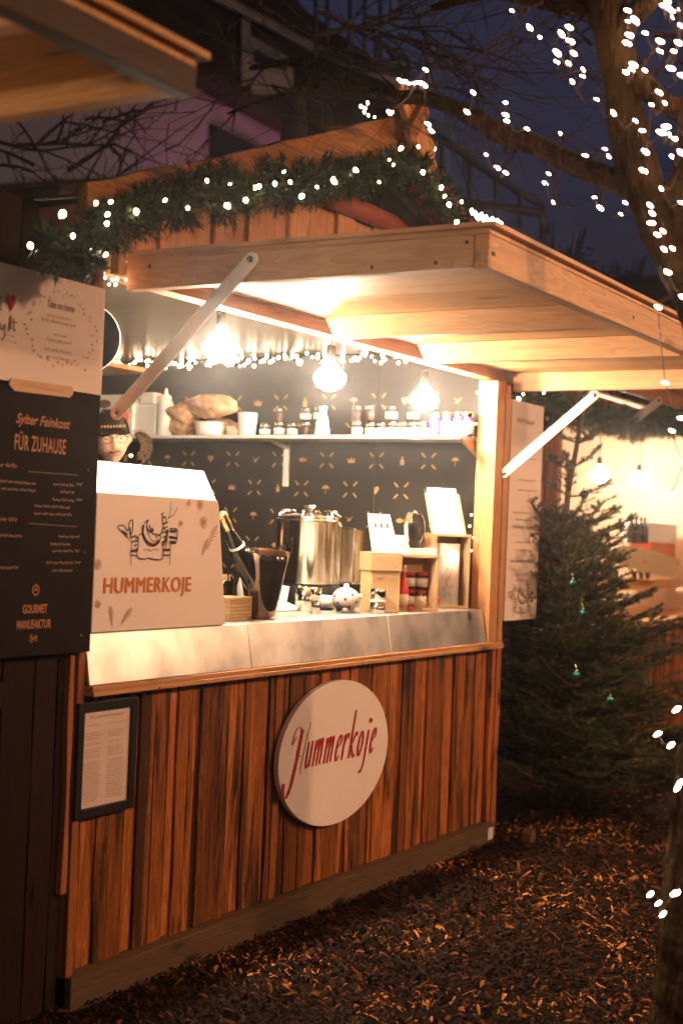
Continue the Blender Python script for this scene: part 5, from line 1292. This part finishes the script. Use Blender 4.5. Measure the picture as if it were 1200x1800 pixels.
# ------------------------------------------------------------------ big tree with fairy lights
D0 = 3.75
tr = thing('lit_tree', 'large rough barked tree at right with a long branch over the stall', 'tree', P(1262, 1980, D=D0))
sp_ = [(1235, 1990, 112), (1238, 1850, 97), (1245, 1700, 88), (1252, 1550, 80), (1262, 1400, 76), (1290, 1200, 66), (1312, 1000, 64), (1305, 820, 66), (1275, 650, 48), (1228, 540, 40), (1180, 440, 36), (1135, 340, 34), (1105, 240, 32), (1088, 140, 31), (1074, 50, 31), (1062, -60, 30), (1050, -180, 38)]
pp = [P(x, y, D=D0) for x, y, r_ in sp_]; rr_ = [r_/FPX*D0 for _, _, r_ in sp_]
def densify(p, r_, k=4):
    P_, R_2 = [], []
    for i in range(len(p)-1):
        a = p[max(i-1, 0)]; b = p[i]; c = p[i+1]; d = p[min(i+2, len(p)-1)]
        for j in range(k):
            t = j/k; P_.append(.5*((2*b)+(c-a)*t+(2*a-5*b+4*c-d)*t*t+(-a+3*b-3*c+d)*t**3)); R_2.append(r_[i]+(r_[i+1]-r_[i])*t)
    P_.append(p[-1]); R_2.append(r_[-1]); return P_, R_2
a, b = densify(pp, rr_, 26); MB().tube(a, b, 56, ridge=.17).build('trunk', 'bark', tr)
def limb(name, spec, D1, D2, m='bark', wob=.3, n=9, parent=None):
    k = len(spec)-1; p = [P(x, y, D=D1+(D2-D1)*i/k) for i, (x, y, r_) in enumerate(spec)]; r_ = [s_[2]/FPX*D1 for s_ in spec]
    a, b = densify(p, r_, 14); return MB().tube(a, b, 24, ridge=.2).build(name, m, parent or tr)
limb('limb', [(1165, 350, 32), (1120, 330, 26), (1060, 308, 21), (1000, 285, 19), (940, 255, 19), (880, 235, 18), (830, 205, 17), (790, 185, 15), (740, 172, 15), (690, 170, 14), (640, 158, 13), (590, 130, 12), (520, 110, 9), (440, 120, 5)], 3.75, 4.7)
limb('limb', [(1100, 130, 26), (1130, 150, 20), (1165, 180, 17), (1200, 190, 14), (1260, 200, 10)], 3.75, 3.6)
limb('limb', [(1210, 500, 16), (1195, 400, 13), (1190, 330, 12), (1200, 240, 11), (1215, 100, 12), (1200, 0, 10)], 3.75, 3.5)
limb('limb', [(1075, 60, 30), (1040, 20, 22), (960, 5, 14), (860, -10, 10), (760, 15, 7)], 3.75, 4.2)
limb('limb', [(1080, 60, 26), (1120, 20, 20), (1170, -20, 14), (1230, -50, 9)], 3.75, 3.6)
limb('limb', [(640, 160, 9), (560, 150, 6), (470, 175, 4), (400, 200, 2)], 4.6, 5.0)
tw = MB()
def twig(x, y, dx, dy, r_, D, depth=0, mbx=None):
    mbx = mbx or tw; pts = [P(x, y, D=D)]; rs = [r_/FPX*D]
    n_ = 5
    for i in range(n_):
        if y > 330 and x > 420 and mbx is tw: break
        dx += rnd.gauss(0, 6); dy += rnd.gauss(0, 6); x += dx; y += dy; D += rnd.gauss(0, .03); pts.append(P(x, y, D=D)); rs.append(max(.6, r_*(1-(i+1)/(n_+1)))/FPX*D)
        if depth < 2 and rnd.random() < .65: twig(x, y, dx*rnd.uniform(.3, .9)+rnd.gauss(0, 12), dy*rnd.uniform(.3, .9)+rnd.gauss(0, 12), r_*.55, D, depth+1, mbx)
    mbx.tube(pts, rs, 5, cap=False)
for x, y, dx, dy, r_ in [(1105, 300, -6, -16, 3), (1150, 60, 14, -8, 5), (1120, 150, 18, -6, 5), (1160, 190, 12, 12, 4), (1000, 15, -16, 12, 4), (950, 5, -14, 14, 4), (1040, 80, -16, 2, 4), (1180, 100, 8, 14, 3), (760, 180, -14, -14, 3), (700, 165, -10, -18, 3), (820, 205, 12, -16, 2.5)]:
    twig(x, y, dx, dy, r_, 3.8 if x > 900 else 4.3)
# short stalks carrying the lights under the limb
for a in [((840, 230), (853, 270)), ((890, 255), (878, 290)), ((905, 262), (890, 300)), ((958, 285), (962, 302)), ((980, 300), (970, 355)), ((1048, 320), (1045, 345)), ((1060, 325), (1050, 362)), ((990, 250), (985, 238)), ((820, 205), (828, 202)), ((745, 170), (750, 130)), ((740, 172), (722, 165))]:
    tw.tube([P(*a[0], D=4.1), P((a[0][0]+a[1][0])/2+3, (a[0][1]+a[1][1])/2, D=4.1), P(*a[1], D=4.1)], .004, 5)
tw.build('twigs', 'bark', tr)
A = [(598, 38), (660, 97), (697, 132), (799, 96), (772, 119), (803, 145), (757, 185), (815, 187), (755, 217), (797, 223), (848, 245), (846, 268), (810, 287), (895, 350), (954, 397), (998, 254), (1004, 37), (1030, 70), (1005, 75), (1036, 82), (1012, 124), (1003, 152), (1066, 116), (1118, 145), (1118, 180), (1166, 180), (1183, 150), (1025, 228), (1065, 247), (1156, 240), (1160, 60), (1150, 30), (1158, 40), (1130, 20), (1190, 90), (1088, 368), (1135, 362), (1031, 425), (1056, 459), (1120, 465), (1143, 470), (1175, 490), (1165, 552), (1190, 535), (1067, 533), (1060, 600), (1122, 663), (1190, 712), (1192, 580), (1140, 445), (1018, 245), (1115, 325), (1145, 5), (1192, 38), (1196, 265)]
B = [(965, 602), (1000, 622), (938, 549), (924, 524), (855, 547), (769, 470), (651, 453), (575, 361), (576, 404), (580, 425), (463, 326), (440, 393), (295, 245), (205, 283), (218, 286), (232, 290), (252, 292), (268, 290), (283, 292), (289, 300), (506, 543), (547, 590), (576, 607), (727, 611), (715, 644), (743, 711), (888, 694), (908, 731), (1000, 712), (1043, 708), (981, 753), (168, 395), (303, 436), (315, 459)]
Cc = [(1083, 722), (1090, 750), (1087, 784), (1128, 812), (1109, 825), (1132, 876), (1162, 873), (1146, 958), (1110, 1080)]
cv = lambda l: [(600+x/2, y/2) for x, y in l]
tilt = lambda r: (lambda q: tuple(q.to_euler()))((_R*(.82+r.gauss(0, .15))-_U*(.5+r.gauss(0, .2))+_f*r.gauss(0, .2)).to_track_quat('Z', 'Y'))
def ordered(l, D):
    """chain the bulbs by nearest neighbour so the wire makes sense"""
    l = list(l); out = [l.pop(0)]
    while l:
        l.sort(key=lambda q: (q[0]-out[-1][0])**2+(q[1]-out[-1][1])**2); out.append(l.pop(0))
    return [P(x, y, D=D+(-.06 if x > 1090 else 0)+rnd.uniform(-.08, .08)) for x, y in out]
string('fairy_lights', 'cluster of warm fairy lights strewn in the crown of the big tree', 'fairy lights', ordered(cv(A), 3.62), me_tree, axis=tilt, sag=.03, wire=.0022, sc=(.42, .85))
string('fairy_lights', 'strand of warm fairy lights strung along the long branch over the stall', 'fairy lights', ordered(cv(B), 3.95), me_tree, axis=tilt, sag=.02, wire=.0022, sc=(.42, .8))
string('fairy_lights', 'strand of fairy lights falling beside the trunk to the flap edge', 'fairy lights', ordered(cv(Cc)+[(1172, 478), (1156, 540), (1199, 522), (1168, 673), (1196, 735), (1180, 757), (1176, 870), (1200, 812)], 3.62), me_tree, axis=tilt, sag=.01, wire=.0016, sc=(.5, .75))
string('fairy_lights', 'fairy lights wound around the lower trunk at the right frame edge', 'fairy lights', ordered([(1188, 1247), (1155, 1290), (1178, 1310), (1194, 1376), (1190, 1384), (1142, 1572), (1156, 1588), (1164, 1607), (1186, 1570), (1230, 1480)], 3.58), me_tree, axis=lambda r: tuple((_R*(.75+r.gauss(0, .15))+_U*(.6+r.gauss(0, .15))).to_track_quat('Z', 'Y').to_euler()), sag=.012, wire=.0016, sc=(.6, .95))

# ------------------------------------------------------------------ background: houses, stairs, bushes, bare trees
D = 14; back = _f*3.0
hs = thing('gabled_house', 'grey rendered house behind the stall with magenta lit gable wall', 'house', P(200, 900, D=D))
def wall(poly, D, m, name, parent, depth=3.0, push=0): return MB().prism([P(x, y, D=D+push) for x, y in poly], _f*depth).build(name, m, parent)
wall([(-200, 360), (-200, 150), (345, 150), (362, 166), (530, 254), (620, 300), (620, 520), (-200, 520)], D, 'plaster', 'gable_wall', hs)
wall([(-200, 336), (330, 303), (330, 312), (-200, 346)], D, 'house_dark', 'string_course', hs, .05, -.06)
wall([(-200, 346), (330, 312), (620, 360), (620, 700), (-200, 700)], D, 'house_dark', 'lower_wall', hs, .04, -.045)
f_ = wall([(368, 216), (462, 262), (462, 330), (368, 330)], D, 'pane', 'window', hs, .03, -.035)
wall([(345, 140), (362, 152), (560, 256), (640, 300), (640, 282), (560, 236), (370, 128), (345, 110), (-200, 110), (-200, 140)], D, 'house_dark', 'roof_edge', hs, 3.2, -.3)
h2 = thing('dormer_house', 'dark taller house with lit dormer window above the gable roof', 'house', P(450, 900, D=17))
wall([(60, 150), (60, -260), (330, -140), (470, -60), (540, 20), (640, 90), (700, 140), (760, 260), (760, 420), (60, 420)], 17, 'house_dark', 'wall', h2)
wall([(425, 30), (440, 30), (440, 150), (425, 150)], 16.9, 'sill_white', 'dormer_post', h2, .08)
w = wall([(441, 62), (515, 105), (515, 165), (441, 165)], 16.9, 'sill_white', 'dormer_window', h2, .06)
wall([(447, 85), (505, 115), (505, 125), (447, 108)], 16.85, 'pane', 'pane', w, .02)
wall([(330, -20), (420, 20), (560, 95), (700, 150), (700, 140), (560, 80), (420, 4), (330, -36)], 16.6, 'sill_white', 'gutter', h2, .08)
# outside stairs with railings
def rail(name, label, top, bottom, D, posts, r_=.03):
    t = thing(name, label, 'railing', P(*bottom[0], D=D))
    MB().tube([P(x, y, D=D) for x, y in top], r_, 6).build('handrail', 'iron', t)
    MB().tube([P(x, y, D=D) for x, y in bottom], r_*1.3, 6).build('bottom_rail', 'iron', t)
    for (x, y), (x2, y2) in posts: MB().tube([P(x, y, D=D), P(x2, y2, D=D)], r_*.8, 6).build('post', 'iron', t)
rail('stair_railing', 'dark iron stair railing against the sky right of the gable', [(765, 238), (820, 276), (870, 312), (915, 340), (952, 360)], [(780, 355), (870, 362), (950, 375), (958, 410)], 12,
     [((825, 280), (823, 400)), ((871, 312), (869, 400)), ((914, 340), (912, 400)), ((953, 360), (950, 420)), ((775, 245), (773, 400))])
rail('roof_railing', 'tall dark railing on the roof terrace at top centre', [(600, 40), (660, 70), (718, 105)], [(560, 90), (640, 115), (718, 125)], 15,
     [((615, -20), (613, 115)), ((660, 60), (660, 130)), ((668, -30), (668, 130)), ((700, 90), (700, 140)), ((718, 105), (716, 150)), ((640, -30), (641, 120)), ((575, -40), (575, 100)), ((555, -40), (555, 90))])
MBt = [(840, 440, 60, 'dark bush mass beside the stair foot'), (980, 460, 75, 'dark rounded shrub beyond the flap'), (1090, 500, 70, 'low dark shrub at the right skyline'), (760, 420, 50, 'dark shrub behind the gable right slope')]
for cx_, cy_, rp_, lab in MBt:
    c = P(cx_, cy_+40, D=13); t = thing('bush', lab, 'bush', (c.x, c.y, 0)); mb = MB(); rm = rp_/FPX*13
    for i in range(1500):
        d = Vector((rnd.gauss(0, 1), rnd.gauss(0, 1), rnd.gauss(0, .7))).normalized()*rm*(rnd.random()**.4)*(1+.5*noise.noise(Vector((i*.01, cx_, 0)))); p = c+d
        u = Vector((rnd.gauss(0, 1), rnd.gauss(0, 1), rnd.gauss(0, 1))).normalized()*.03; v = u.orthogonal().normalized()*.015
        mb.add([p-u, p+v, p+u, p-v], [(0, 1, 2, 3)], rnd.random())
    for i in range(40):
        a = rnd.random()*6.28; e = rnd.uniform(.6, 1.5); d = Vector((math.cos(a)*.5, math.sin(a)*.5, 1)).normalized(); mb.tube([c-Vector((0, 0, rm)), c+d*rm*e], [.012, .004], 4, cap=False, tone=.3)
    mb.build('foliage', 'bush', t)
    MB().tube([(c.x, c.y, 0), c], [.05, .03], 6).build('stem', 'twig', t)
# land behind: dark terrain bank
mb = MB(); vs = []; k = 40
for i in range(k+1):
    x = 600+900*i/k; y = 470+50*noise.noise(Vector((i*.35, 2, 0)))+ (0 if i > 8 else -20)
    p = P(x, y+25, D=16); vs += [p, Vector((p.x, p.y, -1))]
mb.add(vs, [(2*i, 2*i+1, 2*i+3, 2*i+2) for i in range(k)], .5)
o = mb.build('hill', 'bush'); o['kind'] = 'structure'; o.modifiers.new('s', 'SOLIDIFY').thickness = 1.0
def bare_tree(name, label, starts, D, base):
    t = thing(name, label, 'tree', P(*base, D=D)); mb = MB()
    for x, y, dx, dy, r_ in starts: twig(x, y, dx, dy, r_, D, 0, mb)
    mb.build('crown', 'twig', t)
    b = P(*base, D=D); MB().tube([(b.x, b.y, 0), b+Vector((0, 0, -.6)), b], [.16, .10, .06], 8).build('trunk', 'twig', t); return t
bare_tree('bare_tree', 'bare branches spreading before the grey house wall at left', [(40, 420, 26, -24, 7), (120, 300, 34, -16, 5), (60, 260, 24, -20, 4), (30, 255, 30, -2, 4), (0, 250, 34, 4, 4), (60, 290, -20, -18, 4), (180, 215, 34, -8, 3), (100, 250, 12, -24, 3), (20, 200, 20, 14, 3), (150, 210, 30, -14, 3), (0, 290, 26, -3, 3)], 9, (30, 430))
bare_tree('bare_tree', 'dark bare treetop against the sky at top centre', [(560, 60, 36, -4, 6), (600, 90, 34, -8, 5), (640, 30, 32, 6, 5), (700, 60, 26, 14, 4), (620, 120, 34, 2, 4), (560, 20, 40, 10, 5), (720, 10, 16, 24, 3), (680, 90, 12, 26, 3), (640, 70, 26, -16, 4), (540, 150, 30, 20, 4), (500, 200, 26, 10, 4), (560, 180, -30, -12, 4), (740, 80, 10, 18, 3), (520, 100, -26, 14, 4), (480, 150, 24, 22, 4)], 8, (520, 160))

# ------------------------------------------------------------------ unseen festoon added to light the stall front; house floodlights
def festoon(loc, label, st, r_=.06):  # unseen bulbs added to brighten the stall front and boards
    x, y, z = loc; t = thing('added_festoon_lamp', label, 'lamp', loc, 'added festoon lamps over the lane')
    MB().lathe([(.02, .12), (.022, .07), (.016, .055)], loc, 10).build('socket', 'black', t)
    o = MB().ball(Vector(loc), r_, 8).build('bulb', mat('added_festoon_glass', (1, .9, .8), .5, emit=(1, .56, .31), est=st*1.15), t)
    return t
festoon((-.8, -5.2, 3.2), 'first added, unseen festoon bulb over the lane behind the viewer', 760)
festoon((2.6, -5.2, 3.0), 'second added, unseen festoon bulb over the lane behind the viewer', 560)
festoon((5.6, -4.6, 3.1), 'third added, unseen festoon bulb over the lane right of the viewer', 950)
MB().tube([(-3, -5.9, 3.3), (-.6, -5.6, 3.12), (1, -5.4, 3.2), (2.6, -5.2, 3.12), (4.2, -4.9, 3.2), (5.6, -4.6, 3.22), (8, -4.2, 3.5)], .006, 5).build('added_festoon_cable', 'black')
tag(bpy.data.objects['added_festoon_cable'], 'added black cable carrying the unseen festoon bulbs over the lane', 'cable')
def flood(loc, aim, col, power, label, size=.25):
    loc = Vector(loc); t = thing('floodlight', label, 'lamp', loc); d = (Vector(aim)-loc).normalized()
    MB().box(loc-Vector((.1, .1, .08)), loc+Vector((.1, .1, .08))-d*.0).build('housing', 'iron', t)
    ld = bpy.data.lights.new('flood', 'SPOT'); ld.energy = power; ld.color = col; ld.spot_size = R(70); ld.spot_blend = .8; ld.shadow_soft_size = .1
    lo = bpy.data.objects.new('flood_light', ld); COL.objects.link(lo); lo.parent = t; lo.location = d*.2
    lo.rotation_euler = d.to_track_quat('-Z', 'Y').to_euler()
flood(P(420, 620, D=12.8), P(400, 180, D=14), (1, .04, .50), 24, 'magenta floodlight under the gable wall of the grey house')
flood(P(60, 640, D=11.0), P(150, 240, D=14), (.85, .76, .80), 13, 'cool white floodlight washing the grey house wall')
flood(P(470, 420, D=15.6), P(470, 110, D=17), (1, .7, .6), 60, 'warm floodlight below the dormer window')

# ------------------------------------------------------------------ haze volume added to put halos round the bulbs
hz = MB().box((-9, -10, -1.2), (28, 18, 12)).build('haze', 'black'); hz['kind'] = 'stuff'
m = bpy.data.materials.new('halo_haze'); m.use_nodes = True; nt_ = m.node_tree; nt_.nodes.clear()
vo = nt_.nodes.new('ShaderNodeVolumePrincipled'); vo.inputs['Density'].default_value = .0042; vo.inputs['Anisotropy'].default_value = .93; vo.inputs['Color'].default_value = (.9, .88, .9, 1)
nt_.links.new(vo.outputs[0], nt_.nodes.new('ShaderNodeOutputMaterial').inputs['Volume'])
hz.data.materials.clear(); hz.data.materials.append(m)
